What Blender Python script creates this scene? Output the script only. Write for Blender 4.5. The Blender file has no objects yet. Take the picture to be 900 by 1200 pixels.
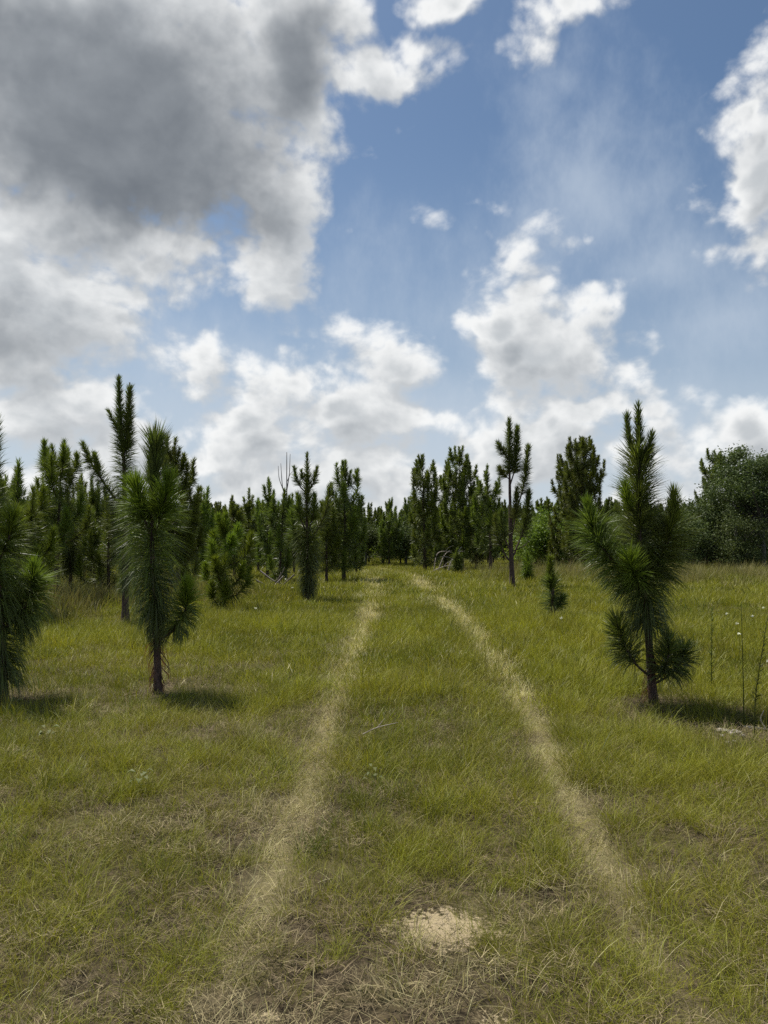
import bpy, math, random
import numpy as np
from mathutils import Vector

scene = bpy.context.scene
COL = scene.collection

# ------------------------------------------------------------------ camera
CAM_H, PITCH, F = 1.6, math.radians(2.0), 867.0
cam_data = bpy.data.cameras.new('camera')
cam_data.sensor_fit = 'VERTICAL'
cam_data.sensor_height = 36.0
cam_data.lens = 26.0
cam_data.clip_start = 0.05
cam_data.clip_end = 3000.0
cam = bpy.data.objects.new('camera', cam_data)
COL.objects.link(cam)
cam.location = (0, 0, CAM_H)
cam.rotation_euler = (math.radians(90) + PITCH, 0, 0)
scene.camera = cam

scene.view_settings.view_transform = 'Standard'
scene.view_settings.look = 'None'
scene.view_settings.exposure = 0.23
scene.view_settings.gamma = 1.0
scene.view_settings.use_curve_mapping = False
scene.cycles.use_denoising = False
scene.cycles.max_bounces = 5
scene.cycles.transmission_bounces = 3
scene.cycles.diffuse_bounces = 2

# ------------------------------------------------------------------ sun and sky
SUN_AZ, SUN_EL = math.radians(-50.0), math.radians(64.0)      # azimuth from +Y, positive to +X
SUN_DIR = Vector((math.sin(SUN_AZ) * math.cos(SUN_EL), math.cos(SUN_AZ) * math.cos(SUN_EL), math.sin(SUN_EL)))
sd = bpy.data.lights.new('sun', 'SUN')
sd.energy = 5.0
sd.angle = math.radians(0.6)
sd.color = (1.0, 0.95, 0.87)
sun = bpy.data.objects.new('sun', sd)
COL.objects.link(sun)
sun.location = (0, 0, 30)
sun.rotation_euler = (-SUN_DIR).to_track_quat('-Z', 'Y').to_euler()


class NT:
    """small helper for building node graphs"""
    def __init__(self, tree):
        self.t = tree
    def new(self, kind, **kw):
        n = self.t.nodes.new(kind)
        for k, v in kw.items():
            setattr(n, k, v)
        return n
    def put(self, sock, v):
        if isinstance(v, bpy.types.NodeSocket):
            self.t.links.new(v, sock)
        elif v is not None:
            sock.default_value = v
    def m(self, op, a, b=None, c=None, clamp=False):
        n = self.new('ShaderNodeMath', operation=op, use_clamp=clamp)
        for s, v in zip(n.inputs, (a, b, c)):
            self.put(s, v)
        return n.outputs[0]
    def v(self, op, a, b=None, scale=None):
        n = self.new('ShaderNodeVectorMath', operation=op)
        self.put(n.inputs[0], a)
        if b is not None:
            self.put(n.inputs[1], b)
        if scale is not None:
            self.put(n.inputs['Scale'], scale)
        return n.outputs['Value'] if op in ('LENGTH', 'DOT_PRODUCT', 'DISTANCE') else n.outputs['Vector']
    def noise(self, vec, scale, detail=4, rough=0.5, out='Fac', dist=0.0, lac=2.0):
        n = self.new('ShaderNodeTexNoise')
        if vec is not None:
            self.put(n.inputs['Vector'], vec)
        n.inputs['Scale'].default_value = scale
        n.inputs['Detail'].default_value = detail
        n.inputs['Roughness'].default_value = rough
        n.inputs['Lacunarity'].default_value = lac
        n.inputs['Distortion'].default_value = dist
        return n.outputs[out]
    def ss(self, v, a, b, lo=0.0, hi=1.0):
        n = self.new('ShaderNodeMapRange', interpolation_type='SMOOTHSTEP')
        self.put(n.inputs['Value'], v)
        for i, q in enumerate((a, b, lo, hi)):
            self.put(n.inputs[i + 1], q)
        return n.outputs[0]
    def lin(self, v, a, b, lo=0.0, hi=1.0):
        n = self.new('ShaderNodeMapRange')
        self.put(n.inputs['Value'], v)
        for i, q in enumerate((a, b, lo, hi)):
            self.put(n.inputs[i + 1], q)
        return n.outputs[0]
    def mix(self, f, a, b, blend='MIX'):
        n = self.new('ShaderNodeMix', data_type='RGBA', blend_type=blend)
        self.put(n.inputs['Factor'], f)
        self.put(n.inputs[6], rgba(a))
        self.put(n.inputs[7], rgba(b))
        return n.outputs[2]


def rgba(c):
    return c if isinstance(c, bpy.types.NodeSocket) else (c[0], c[1], c[2], 1.0)


# clouds: (azimuth, elevation, half width, half height, strength) in degrees
CLOUDS = [
    (-21.2, 30.7, 18.4, 11.8, 1.4), (-8.1, 33.7, 5.6, 7.1, 1.0), (-9.0, 24.3, 5.5, 7.8, 1.0), (-25.6, 17.5, 9.2, 6.6, 1.0),
    (-23.4, 21.1, 12.9, 4.3, 1.1), (-26.2, 21.8, 8.6, 3.7, 1.1), (-19.9, 17.1, 4.4, 2.0, 0.75), (-27.1, 12.3, 5.8, 4.0, 0.9),
    (-0.7, 32.6, 6.1, 1.7, 0.7), (-3.4, 35.7, 2.7, 2.3, 0.7), (4.4, 36.8, 4.0, 1.3, 0.6), (14.3, 36.0, 3.8, 1.3, 0.55),
    (11.9, 34.3, 1.6, 0.7, 0.15), (8.3, 22.5, 4.6, 1.7, 0.28), (4.7, 22.9, 3.7, 1.3, 0.24), (9.3, 20.8, 2.2, 1.3, 0.25),
    (9.9, 15.7, 4.5, 3.1, 0.9), (12.5, 12.8, 7.0, 3.7, 1.0), (16.9, 16.2, 2.7, 2.4, 0.42), (9.9, 9.7, 3.9, 1.9, 0.5),
    (-7.3, 11.7, 4.9, 3.5, 1.0), (1.3, 12.5, 4.3, 2.9, 0.95), (-3.3, 9.2, 9.8, 3.2, 0.95), (-9.9, 8.5, 4.5, 2.2, 0.7),
    (-14.0, 12.6, 2.6, 1.7, 0.55), (-4.0, 15.9, 2.0, 1.2, 0.15), (27.3, 24.6, 2.9, 5.5, 1.0), (26.3, 27.8, 1.6, 1.9, 0.7),
    (23.0, 22.8, 1.9, 1.3, 0.22), (31.0, 27.2, 6.0, 6.9, 0.8), (26.7, 19.8, 2.7, 1.3, 0.5), (-24.3, 9.0, 6.6, 3.6, 1.0),
    (-17.4, 7.3, 6.6, 2.5, 0.8), (-22.0, 3.7, 16.8, 3.7, 0.8), (-2.0, 4.6, 17.9, 3.9, 0.8), (2.0, 2.0, 30.0, 2.3, 0.65),
    (19.7, 1.9, 15.0, 1.9, 0.6), (26.5, 7.1, 4.5, 2.9, 1.0), (8.2, 6.9, 4.2, 2.6, 0.95), (16.2, 9.5, 5.8, 2.2, 0.8),
    (14.3, 8.0, 3.4, 2.0, 0.85), (29.0, 3.5, 7.6, 2.9, 0.85), (22.0, 4.3, 5.1, 1.8, 0.6), (3.3, 8.6, 3.0, 1.8, 0.7),
    (12.4, 5.5, 7.5, 2.2, 0.75), (19.7, 6.2, 6.4, 1.9, 0.6), (24.3, 5.4, 5.0, 2.4, 0.8), (7.2, 4.0, 9.0, 2.3, 0.75),
    (-12.4, 5.8, 7.5, 2.6, 0.8)]
DARK = [
    (-21.2, 27.7, 15.6, 9.5, 1.3), (-7.1, 33.2, 4.0, 5.3, 0.9), (-25.3, 31.3, 14.8, 7.3, 1.1), (-26.6, 13.5, 6.4, 4.0, 0.5),
    (-19.4, 23.9, 10.1, 3.2, 1.0), (-12.6, 29.9, 5.8, 8.1, 0.5)]
VEIL = [
    (15.7, 24.8, 8.0, 10.7, 1.0), (19.9, 18.8, 8.2, 4.0, 0.9), (12.6, 31.8, 5.8, 5.8, 0.7), (9.9, 16.6, 17.6, 4.9, 0.8),
    (25.0, 15.4, 12.0, 4.0, 0.7), (-9.9, 13.5, 14.0, 4.4, 0.7), (0.0, 21.1, 10.6, 7.1, 0.5), (0.0, 8.6, 34.8, 5.8, 0.9)]


def blob_field(N, co, blobs, k=0.12):
    cur = None
    for a, e, ra, re, s in blobs:
        ma = N.new('ShaderNodeVectorMath', operation='MULTIPLY_ADD')
        N.put(ma.inputs[0], co)
        ma.inputs[1].default_value = (1 / math.radians(ra), 1 / math.radians(re), 0)
        ma.inputs[2].default_value = (-a / ra, -e / re, 0)
        l = N.v('LENGTH', ma.outputs[0])
        f = N.m('MULTIPLY_ADD', l, -s, s)
        cur = f if cur is None else N.m('SMOOTH_MAX', cur, f, k)
    return cur


def cloud_group():
    g = bpy.data.node_groups.new('cloud_density', 'ShaderNodeTree')
    g.interface.new_socket('Direction', in_out='INPUT', socket_type='NodeSocketVector')
    g.interface.new_socket('Density', in_out='OUTPUT', socket_type='NodeSocketFloat')
    g.interface.new_socket('Mask', in_out='OUTPUT', socket_type='NodeSocketFloat')
    g.interface.new_socket('Angles', in_out='OUTPUT', socket_type='NodeSocketVector')
    N = NT(g)
    gi, go = N.new('NodeGroupInput'), N.new('NodeGroupOutput')
    p = gi.outputs[0]
    # slow warp so that the outlines wander
    w = N.noise(p, 7.0, 3, 0.55, 'Color')
    w = N.v('SCALE', N.v('SUBTRACT', w, (0.5, 0.5, 0.5)), scale=0.085)
    w2 = N.noise(p, 34.0, 2, 0.6, 'Color')
    w2 = N.v('SCALE', N.v('SUBTRACT', w2, (0.5, 0.5, 0.5)), scale=0.030)
    pw = N.v('ADD', N.v('ADD', p, w), w2)
    sep = N.new('ShaderNodeSeparateXYZ')
    N.put(sep.inputs[0], N.v('NORMALIZE', pw))
    az = N.m('ARCTAN2', sep.outputs[0], sep.outputs[1])
    el = N.m('ARCSINE', sep.outputs[2])
    comb = N.new('ShaderNodeCombineXYZ')
    N.put(comb.inputs[0], az)
    N.put(comb.inputs[1], el)
    co = comb.outputs[0]
    mask = blob_field(N, co, CLOUDS)
    # the same broken cumulus carries on round the rest of the sky
    s2 = N.new('ShaderNodeSeparateXYZ')
    N.put(s2.inputs[0], p)
    zz = N.m('ADD', N.m('ABSOLUTE', s2.outputs[2]), 0.25)
    flat = N.new('ShaderNodeCombineXYZ')
    N.put(flat.inputs[0], N.m('DIVIDE', s2.outputs[0], zz))
    N.put(flat.inputs[1], N.m('DIVIDE', s2.outputs[1], zz))
    cover = N.noise(flat.outputs[0], 1.6, 2, 0.5)
    cover = N.m('MULTIPLY_ADD', cover, 2.6, -1.35)
    away = N.m('SUBTRACT', 1.0, N.ss(N.v('DOT_PRODUCT', p, (0.0, 0.966, 0.259)), 0.62, 0.80))
    cover = N.m('ADD', cover, N.m('MULTIPLY_ADD', away, 1.0, -1.0))
    mask = N.m('MAXIMUM', mask, cover)
    # billows
    q = N.v('MULTIPLY', p, (1.0, 1.0, 1.25))
    n1 = N.noise(q, 8.0, 7, 0.60, dist=0.2)
    vo = N.new('ShaderNodeTexVoronoi', feature='F1')
    N.put(vo.inputs['Vector'], N.v('ADD', q, N.v('SCALE', w, scale=0.6)))
    vo.inputs['Scale'].default_value = 17.0
    vo.inputs['Detail'].default_value = 2.0
    vo.inputs['Roughness'].default_value = 0.55
    puff = N.m('SUBTRACT', 0.62, vo.outputs['Distance'])
    n = N.m('ADD', N.m('MULTIPLY', N.m('SUBTRACT', n1, 0.5), 2.3), N.m('MULTIPLY', puff, 0.55))
    dens = N.m('ADD', N.m('ADD', mask, 0.10), N.m('MULTIPLY', n, 0.85))
    N.put(go.inputs[0], dens)
    N.put(go.inputs[1], mask)
    N.put(go.inputs[2], co)
    return g


world = bpy.data.worlds.new('World')
scene.world = world
world.use_nodes = True
world.cycles.sampling_method = 'MANUAL'
world.cycles.sample_map_resolution = 512
W = NT(world.node_tree)
world.node_tree.nodes.clear()
SKY_STRENGTH = 0.1
sky = W.new('ShaderNodeTexSky', sky_type='NISHITA')
sky.sun_disc = False
sky.sun_elevation = SUN_EL
sky.sun_rotation = SUN_AZ
sky.altitude = 100.0
sky.air_density = 1.0
sky.dust_density = 1.5
sky.ozone_density = 2.0
tc = W.new('ShaderNodeTexCoord')
pdir = W.v('NORMALIZE', tc.outputs['Generated'])
grp = cloud_group()


def dens_at(vec):
    n = W.new('ShaderNodeGroup')
    n.node_tree = grp
    W.put(n.inputs[0], vec)
    return n


side = Vector((-0.42, -0.10, 0.90)).normalized() * 0.034        # towards the sun, across the view
d0 = dens_at(pdir)
d1 = dens_at(W.v('NORMALIZE', W.v('ADD', pdir, tuple(side))))
D0, D1 = d0.outputs[0], d1.outputs[0]
alpha = W.ss(D0, -0.10, 0.46)
relief = W.m('SUBTRACT', D0, D1)
lit = W.ss(relief, -0.40, 0.50)
thick = W.ss(D0, 0.25, 1.15)
dark = W.ss(W.m('ADD', blob_field(W, d0.outputs[2], DARK, 0.2),
                W.m('MULTIPLY', W.m('SUBTRACT', W.noise(pdir, 6.0, 5, 0.58), 0.5), 1.5)), -0.05, 0.85)
# cloud radiance: thin and sun-facing parts bright, thick undersides grey
base = W.mix(thick, (0.71, 0.72, 0.725), (0.40, 0.425, 0.45))
shade = W.mix(lit, (0.70, 0.72, 0.74), (1.18, 1.17, 1.15))
ccol = W.mix(1.0, base, shade, 'MULTIPLY')
ccol = W.mix(dark, ccol, W.mix(W.lin(relief, -1.0, 1.0), (0.135, 0.15, 0.17), (0.26, 0.28, 0.30)))
# high thin veil
veil = W.ss(W.m('ADD', blob_field(W, d0.outputs[2], VEIL, 0.3),
                W.m('MULTIPLY', W.m('SUBTRACT', W.noise(W.v('MULTIPLY', pdir, (1.0, 1.0, 0.45)), 6.0, 6, 0.66), 0.5), 2.2)), -0.1, 1.1)
# haze towards the horizon
sepw = W.new('ShaderNodeSeparateXYZ')
W.put(sepw.inputs[0], pdir)
hz = W.ss(sepw.outputs[2], 0.0, 0.52, 1.0, 0.0)
skyc = W.v('SCALE', sky.outputs[0], scale=SKY_STRENGTH)
skyc = W.mix(1.0, skyc, (0.66, 0.755, 0.795), 'MULTIPLY')
skyc = W.mix(W.m('MULTIPLY', hz, 0.65), skyc, (0.45, 0.52, 0.60))
skyc = W.mix(W.ss(sepw.outputs[2], 0.0, 0.26, 0.62, 0.0), skyc, (0.56, 0.61, 0.66))
skyc = W.mix(W.m('MULTIPLY', veil, 0.64), skyc, (0.46, 0.53, 0.62))
final = W.mix(W.m('MULTIPLY', alpha, 0.97), skyc, ccol)
bg = W.new('ShaderNodeBackground')
W.put(bg.inputs[0], W.v('SCALE', final, scale=1.0 / SKY_STRENGTH))
bg.inputs[1].default_value = SKY_STRENGTH
wo = W.new('ShaderNodeOutputWorld')
W.put(wo.inputs[0], bg.outputs[0])


# ------------------------------------------------------------------ helpers
rng = np.random.default_rng(7)


def hills(x, y):
    """gentle lie of the land"""
    x = np.asarray(x, float); y = np.asarray(y, float)
    z = 0.035 * np.sin(x * 0.9 + 1.3) * np.cos(y * 0.7) + 0.03 * np.sin(0.33 * x - 0.41 * y)
    z = z + 0.05 * np.exp(-((y - 31.0) / 3.0) ** 2) - 0.22 * np.clip((y - 32.0) / 8.0, 0, 1)
    bank = np.exp(-(((x - 3.35) / 0.75) ** 2 + ((y - 6.75) / 0.30) ** 2))
    return z - 0.10 * bank - 0.03


def at(px, py, d):
    """position of a point seen at (px, py) of the photograph, measured to lie d metres ahead"""
    zc = (600.0 - py) / F
    yy = math.cos(PITCH) - zc * math.sin(PITCH)
    zz = zc * math.cos(PITCH) + math.sin(PITCH)
    return np.array([(px - 450.0) / F / yy * d, d, CAM_H + zz / yy * d])


def ground_at(px, d):
    p = at(px, 600, d)
    return np.array([p[0], d, float(hills(p[0], d))])


def vnoise(x, y, scale, seed, octaves=3):
    """value noise on numpy arrays, about 0..1"""
    r = np.random.default_rng(seed)
    tab = r.random((64, 64))
    out = np.zeros_like(x, float); amp = 1.0; tot = 0.0
    for o in range(octaves):
        u = x / scale * 2 ** o + 17.3 * o + 1000.0; v = y / scale * 2 ** o + 9.1 * o + 1000.0
        iu = np.floor(u).astype(int); iv = np.floor(v).astype(int)
        fu = u - iu; fv = v - iv
        fu = fu * fu * (3 - 2 * fu); fv = fv * fv * (3 - 2 * fv)
        a = tab[iu % 64, iv % 64]; b = tab[(iu + 1) % 64, iv % 64]
        c = tab[iu % 64, (iv + 1) % 64]; e = tab[(iu + 1) % 64, (iv + 1) % 64]
        out += amp * ((a * (1 - fu) + b * fu) * (1 - fv) + (c * (1 - fu) + e * fu) * fv)
        tot += amp; amp *= 0.5
    return out / tot


TRK_D = [0.0, 3.0, 3.75, 5.1, 8.2, 11.0, 15.4, 23.0, 29.0, 36.0, 45.0, 60.0]
TRK_L = [-0.70, -0.60, -0.56, -0.52, -0.50, -0.42, -0.32, -0.34, -0.45, -0.80, -1.7, -5.0]
TRK_R = [0.95, 1.05, 1.13, 1.22, 1.41, 1.50, 1.58, 1.41, 1.02, 0.50, -0.5, -3.8]


def track_mask(x, y):
    """0..1, how far a spot lies in one of the two wheel ruts"""
    wob = 0.05 * (vnoise(x, y, 0.8, 5) - 0.5)
    w = 0.115 + 0.02 * (vnoise(x, y, 2.5, 6) - 0.5)
    out = np.zeros_like(x, float)
    for t in (TRK_L, TRK_R):
        c = np.interp(y, TRK_D, t)
        out = np.maximum(out, np.exp(-((x - c + wob) / (w * np.interp(y, [5, 12, 30], [0.95, 1.35, 1.75]))) ** 2))
    return out * np.clip((y - 2.0) / 2.6 + 0.40 * (vnoise(x, y, 0.5, 8) - 0.4), 0.15, 1)


def sand_mask(x, y):
    n = vnoise(x, y, 0.10, 21, 4)
    a = np.exp(-(((x - 0.24) / 0.28) ** 2 + ((y - 3.24) / 0.21) ** 2))
    b = 0.7 * np.exp(-(((x + 0.42) / 0.09) ** 2 + ((y - 2.63) / 0.08) ** 2))
    c = 0.7 * np.exp(-(((x - 0.35) / 0.09) ** 2 + ((y - 2.62) / 0.06) ** 2))
    e = 0.9 * np.exp(-(((x - 3.15) / 0.35) ** 2 + ((y - 6.55) / 0.14) ** 2))
    return np.clip((a + b + c + e) * 1.6 - n * 1.0, 0, 1) * 0.8


def mesh_np(name, V, Fq, mat=None, attrs=None, smooth=False):
    """mesh from numpy arrays; Fq is a list of (n,k) index arrays"""
    me = bpy.data.meshes.new(name)
    V = np.asarray(V, np.float32)
    me.vertices.add(len(V))
    me.vertices.foreach_set('co', V.ravel())
    loops = np.concatenate([f.ravel() for f in Fq]).astype(np.int32)
    sizes = np.concatenate([np.full(len(f), f.shape[1], np.int32) for f in Fq])
    starts = np.concatenate([[0], np.cumsum(sizes)[:-1]]).astype(np.int32)
    me.loops.add(len(loops))
    me.loops.foreach_set('vertex_index', loops)
    me.polygons.add(len(sizes))
    me.polygons.foreach_set('loop_start', starts)
    if smooth:
        me.polygons.foreach_set('use_smooth', np.ones(len(sizes), bool))
    for k, a in (attrs or {}).items():
        at_ = me.attributes.new(k, 'FLOAT', 'POINT')
        at_.data.foreach_set('value', np.asarray(a, np.float32))
    if mat is not None:
        me.materials.append(mat)
    me.update(calc_edges=True)
    return me


def link(name, data, parent=None, **props):
    o = bpy.data.objects.new(name, data)
    COL.objects.link(o)
    if parent is not None:
        o.parent = parent
    for k, v in props.items():
        if v is not None:
            o[k] = v
    return o


def thing(name, loc, label, category, group=None, rz=0.0):
    o = link(name, None, None, label=label, category=category, group=group)
    o.empty_display_size = 0.2
    o.location = Vector([float(q) for q in loc])
    o.rotation_euler = (0, 0, rz)
    return o


class Geo:
    """collects vertices, faces and a per-vertex tone"""
    def __init__(self):
        self.V, self.Q, self.T, self.tone, self.n = [], [], [], [], 0
    def add(self, V, quads=None, tris=None, tone=0.0):
        V = np.asarray(V, float)
        if quads is not None and len(quads):
            self.Q.append(np.asarray(quads) + self.n)
        if tris is not None and len(tris):
            self.T.append(np.asarray(tris) + self.n)
        self.V.append(V)
        self.tone.append(np.broadcast_to(np.asarray(tone, float), (len(V),)))
        self.n += len(V)
    def mesh(self, name, mat, smooth=False):
        Fq = []
        if self.Q:
            Fq.append(np.concatenate(self.Q))
        if self.T:
            Fq.append(np.concatenate(self.T))
        return mesh_np(name, np.concatenate(self.V), Fq, mat, {'tone': np.concatenate(self.tone)}, smooth)


def unit(v):
    return v / np.maximum(np.linalg.norm(v, axis=-1, keepdims=True), 1e-9)


def resample(path, n):
    """n points along a polyline smoothed as a Catmull-Rom curve"""
    P = np.asarray(path, float)
    if len(P) > 2:
        E = np.vstack([2 * P[0] - P[1], P, 2 * P[-1] - P[-2]])
        out = []
        for i in range(1, len(E) - 2):
            t = np.linspace(0, 1, 8, endpoint=False)[:, None]
            a, b, c, d = E[i - 1], E[i], E[i + 1], E[i + 2]
            out.append(0.5 * (2 * b + (c - a) * t + (2 * a - 5 * b + 4 * c - d) * t ** 2 + (3 * b - a - 3 * c + d) * t ** 3))
        P = np.vstack(out + [P[-1:]])
    s = np.concatenate([[0], np.cumsum(np.linalg.norm(np.diff(P, axis=0), axis=1))])
    q = np.linspace(0, s[-1], n)
    return np.stack([np.interp(q, s, P[:, k]) for k in range(3)], 1)


def tube(g, path, r0, r1, n=8, seg=None, rough=0.0, flare=0.0, r=None):
    r = r or rng
    seg = seg or max(3, len(path) * 3)
    P = resample(path, seg)
    T = unit(np.gradient(P, axis=0))
    ref = np.where(np.abs(T[:, 2:3]) > 0.9, [[1.0, 0, 0]], [[0, 0, 1.0]])
    A = unit(np.cross(T, ref)); B = np.cross(T, A)
    t = np.linspace(0, 1, seg)
    rad = r0 + (r1 - r0) * t + flare * np.exp(-t * seg * 0.35)
    a = np.linspace(0, 2 * np.pi, n, endpoint=False)
    R = rad[:, None] * (1 + rough * r.normal(size=(seg, n)))
    V = P[:, None] + A[:, None] * (np.cos(a)[None, :, None] * R[..., None]) + B[:, None] * (np.sin(a)[None, :, None] * R[..., None])
    i = np.arange(seg - 1)[:, None] * n; j = np.arange(n)[None]
    q = np.stack([i + j, i + (j + 1) % n, i + n + (j + 1) % n, i + n + j], -1).reshape(-1, 4)
    V = np.vstack([V.reshape(-1, 3), P[-1:] + T[-1:] * r1 * 0.6])
    e = (seg - 1) * n
    tr = np.stack([e + np.arange(n), e + (np.arange(n) + 1) % n, np.full(n, seg * n)], -1)
    g.add(V, q, tr, 0.0)


def needles(g, P, D, L, w, droop, tone, r):
    """thin bent needles (bundles of three): base P, direction D, length L"""
    n = len(P)
    S = unit(np.cross(D, unit(r.normal(size=(n, 3)))))
    L = L[:, None]; dr = np.asarray(droop)[:, None] if np.ndim(droop) else droop
    down = np.array([[0, 0, -1.0]])
    M = P + D * L * 0.55 + down * (dr * L * 0.12)
    E = P + unit(D + down * dr * 0.75) * L * 1.0 + down * (dr * L * 0.10)
    E = P + (E - P) * np.minimum(1.0, L / np.maximum(np.linalg.norm(E - P, axis=1, keepdims=True), 1e-6))
    w = np.broadcast_to(np.asarray(w, float), (n,))[:, None] * 0.5
    V = np.stack([P - S * w, P + S * w, M + S * w, M - S * w, E], 1).reshape(-1, 3)
    b = np.arange(n)[:, None] * 5
    tone = np.asarray(tone, float)
    tone = np.where(tone > 1.18, 1.2, np.clip(tone + r.normal(size=n) * 0.10, 0, 1.0))      # above 1: dead brown needles
    g.add(V, b + np.array([[0, 1, 2, 3]]), b + np.array([[3, 2, 4]]), np.repeat(tone, 5))


def shoot(g, path, n, L0, L1, a0, a1, droop0, droop1, w, tone0, tone1, r, pw=1.0):
    """bottle-brush of needles round a twig; 0 = old end, 1 = growing tip; angles from the twig in degrees"""
    bunch = 3 if (w < 0.0075 and L0 > 0.24) else 1
    m = max(2, int(n / bunch))
    n = m * bunch
    rep = lambda q: np.repeat(q, bunch, 0)
    P = resample(path, 24)
    T = unit(np.gradient(P, axis=0))
    t = np.clip(rep(r.random(m) ** pw) + r.normal(size=n) * 0.012, 0, 1)
    k = t * 23; i = np.minimum(k.astype(int), 22); f = (k - i)[:, None]
    base = P[i] * (1 - f) + P[i + 1] * f
    tan = unit(T[i] * (1 - f) + T[i + 1] * f)
    rad = unit(np.cross(tan, unit(rep(unit(r.normal(size=(m, 3)))) + r.normal(size=(n, 3)) * 0.06)))
    ang = np.radians(a0 + (a1 - a0) * t + rep(r.normal(size=m)) * 11 + r.normal(size=n) * 3)
    D = tan * np.cos(ang)[:, None] + rad * np.sin(ang)[:, None]
    L = (L0 + (L1 - L0) * t) * (0.75 + 0.4 * rep(r.random(m)) + 0.12 * r.random(n))
    needles(g, base, D, L, w, np.clip(droop0 + (droop1 - droop0) * t + rep(r.normal(size=m)) * 0.10, 0, 2), np.minimum(tone0 + (tone1 - tone0) * t + rep(r.normal(size=m)) * 0.16, 1.0) if tone0 < 1.18 else np.full(n, 1.2), r)


# ------------------------------------------------------------------ materials
def new_mat(name):
    m = bpy.data.materials.new(name)
    m.use_nodes = True
    m.node_tree.nodes.clear()
    return m, NT(m.node_tree)


def leaf_mat(name, c_old, c_young, trans=0.35, rough=0.5, spec=0.4, noise_scale=6.0, attr='tone', dry=None):
    """two-sided leaf: Principled plus translucency, colour by the 'tone' attribute (old..young growth)"""
    m, N = new_mat(name)
    a = N.new('ShaderNodeAttribute', attribute_name=attr)
    tone = a.outputs['Fac']
    oi = N.new('ShaderNodeObjectInfo')
    geo = N.new('ShaderNodeNewGeometry')
    nz = N.noise(geo.outputs['Position'], noise_scale, 3, 0.6)
    c = N.mix(N.m('MINIMUM', tone, 1.0), c_old, c_young)
    if dry:
        c = N.mix(N.ss(tone, 1.0, 1.15), c, dry)
    v = N.m('ADD', N.lin(nz, 0.25, 0.75, 0.70, 1.28), N.m('MULTIPLY', N.m('SUBTRACT', oi.outputs['Random'], 0.5), 0.25))
    hsv = N.new('ShaderNodeHueSaturation')
    N.put(hsv.inputs['Color'], c)
    N.put(hsv.inputs['Value'], v)
    N.put(hsv.inputs['Hue'], N.m('MULTIPLY_ADD', oi.outputs['Random'], 0.03, 0.485))
    col = hsv.outputs[0]
    p = N.new('ShaderNodeBsdfPrincipled')
    N.put(p.inputs['Base Color'], col)
    p.inputs['Roughness'].default_value = rough
    p.inputs['Specular IOR Level'].default_value = spec
    tr = N.new('ShaderNodeBsdfTranslucent')
    N.put(tr.inputs[0], N.mix(1.0, col, (1.25, 1.25, 0.8), 'MULTIPLY'))
    mx = N.new('ShaderNodeMixShader')
    mx.inputs[0].default_value = trans
    N.put(mx.inputs[1], p.outputs[0]); N.put(mx.inputs[2], tr.outputs[0])
    o = N.new('ShaderNodeOutputMaterial')
    N.put(o.inputs[0], mx.outputs[0])
    return m


def bark_mat(name, c1, c2, scale=30.0):
    m, N = new_mat(name)
    geo = N.new('ShaderNodeTexCoord')
    v = N.v('MULTIPLY', geo.outputs['Object'], (1.0, 1.0, 0.35))
    n = N.noise(v, scale, 6, 0.65)
    c = N.mix(N.ss(n, 0.35, 0.68), c1, c2)
    p = N.new('ShaderNodeBsdfPrincipled')
    N.put(p.inputs['Base Color'], c)
    p.inputs['Roughness'].default_value = 0.9
    b = N.new('ShaderNodeBump')
    b.inputs['Strength'].default_value = 0.9
    b.inputs['Distance'].default_value = 0.015
    N.put(b.inputs['Height'], n)
    N.put(p.inputs['Normal'], b.outputs[0])
    o = N.new('ShaderNodeOutputMaterial')
    N.put(o.inputs[0], p.outputs[0])
    return m


M_NEEDLE = leaf_mat('pine_needles', (0.088, 0.104, 0.032), (0.165, 0.225, 0.020), 0.32, 0.45, 0.40, dry=(0.16, 0.085, 0.04))
M_PINEBARK = bark_mat('pine_bark', (0.035, 0.022, 0.018), (0.12, 0.075, 0.06))
M_OAKBARK = bark_mat('oak_bark', (0.05, 0.045, 0.04), (0.16, 0.14, 0.12))
M_DEADWOOD = bark_mat('dead_wood', (0.10, 0.085, 0.075), (0.30, 0.26, 0.22), 20)
M_PALEWOOD = bark_mat('weathered_wood', (0.22, 0.18, 0.15), (0.50, 0.43, 0.36), 20)
M_LEAF = leaf_mat('oak_leaves', (0.048, 0.068, 0.020), (0.105, 0.130, 0.040), 0.25, 0.6, 0.25, 1.5)
M_LEAFY = leaf_mat('bright_leaves', (0.085, 0.125, 0.018), (0.20, 0.26, 0.035), 0.4, 0.5, 0.35, 1.5)
M_GRASS = leaf_mat('green_grass', (0.100, 0.114, 0.010), (0.290, 0.285, 0.028), 0.32, 0.5, 0.28, 1.2)
M_STRAW = leaf_mat('dry_grass', (0.34, 0.30, 0.12), (0.64, 0.58, 0.31), 0.25, 0.6, 0.3, 3.0)
M_LITTER = leaf_mat('dead_thatch', (0.085, 0.066, 0.036), (0.33, 0.27, 0.145), 0.08, 0.8, 0.2, 5.0)
M_WEED = leaf_mat('weed_green', (0.070, 0.085, 0.016), (0.14, 0.17, 0.028), 0.3, 0.5, 0.3)
M_RUSTY = leaf_mat('russet_grass', (0.15, 0.125, 0.045), (0.26, 0.24, 0.085), 0.25, 0.6, 0.3, 2.0)
M_WHITE = leaf_mat('white_petals', (0.70, 0.70, 0.62), (0.80, 0.80, 0.74), 0.3, 0.6, 0.2)


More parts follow.
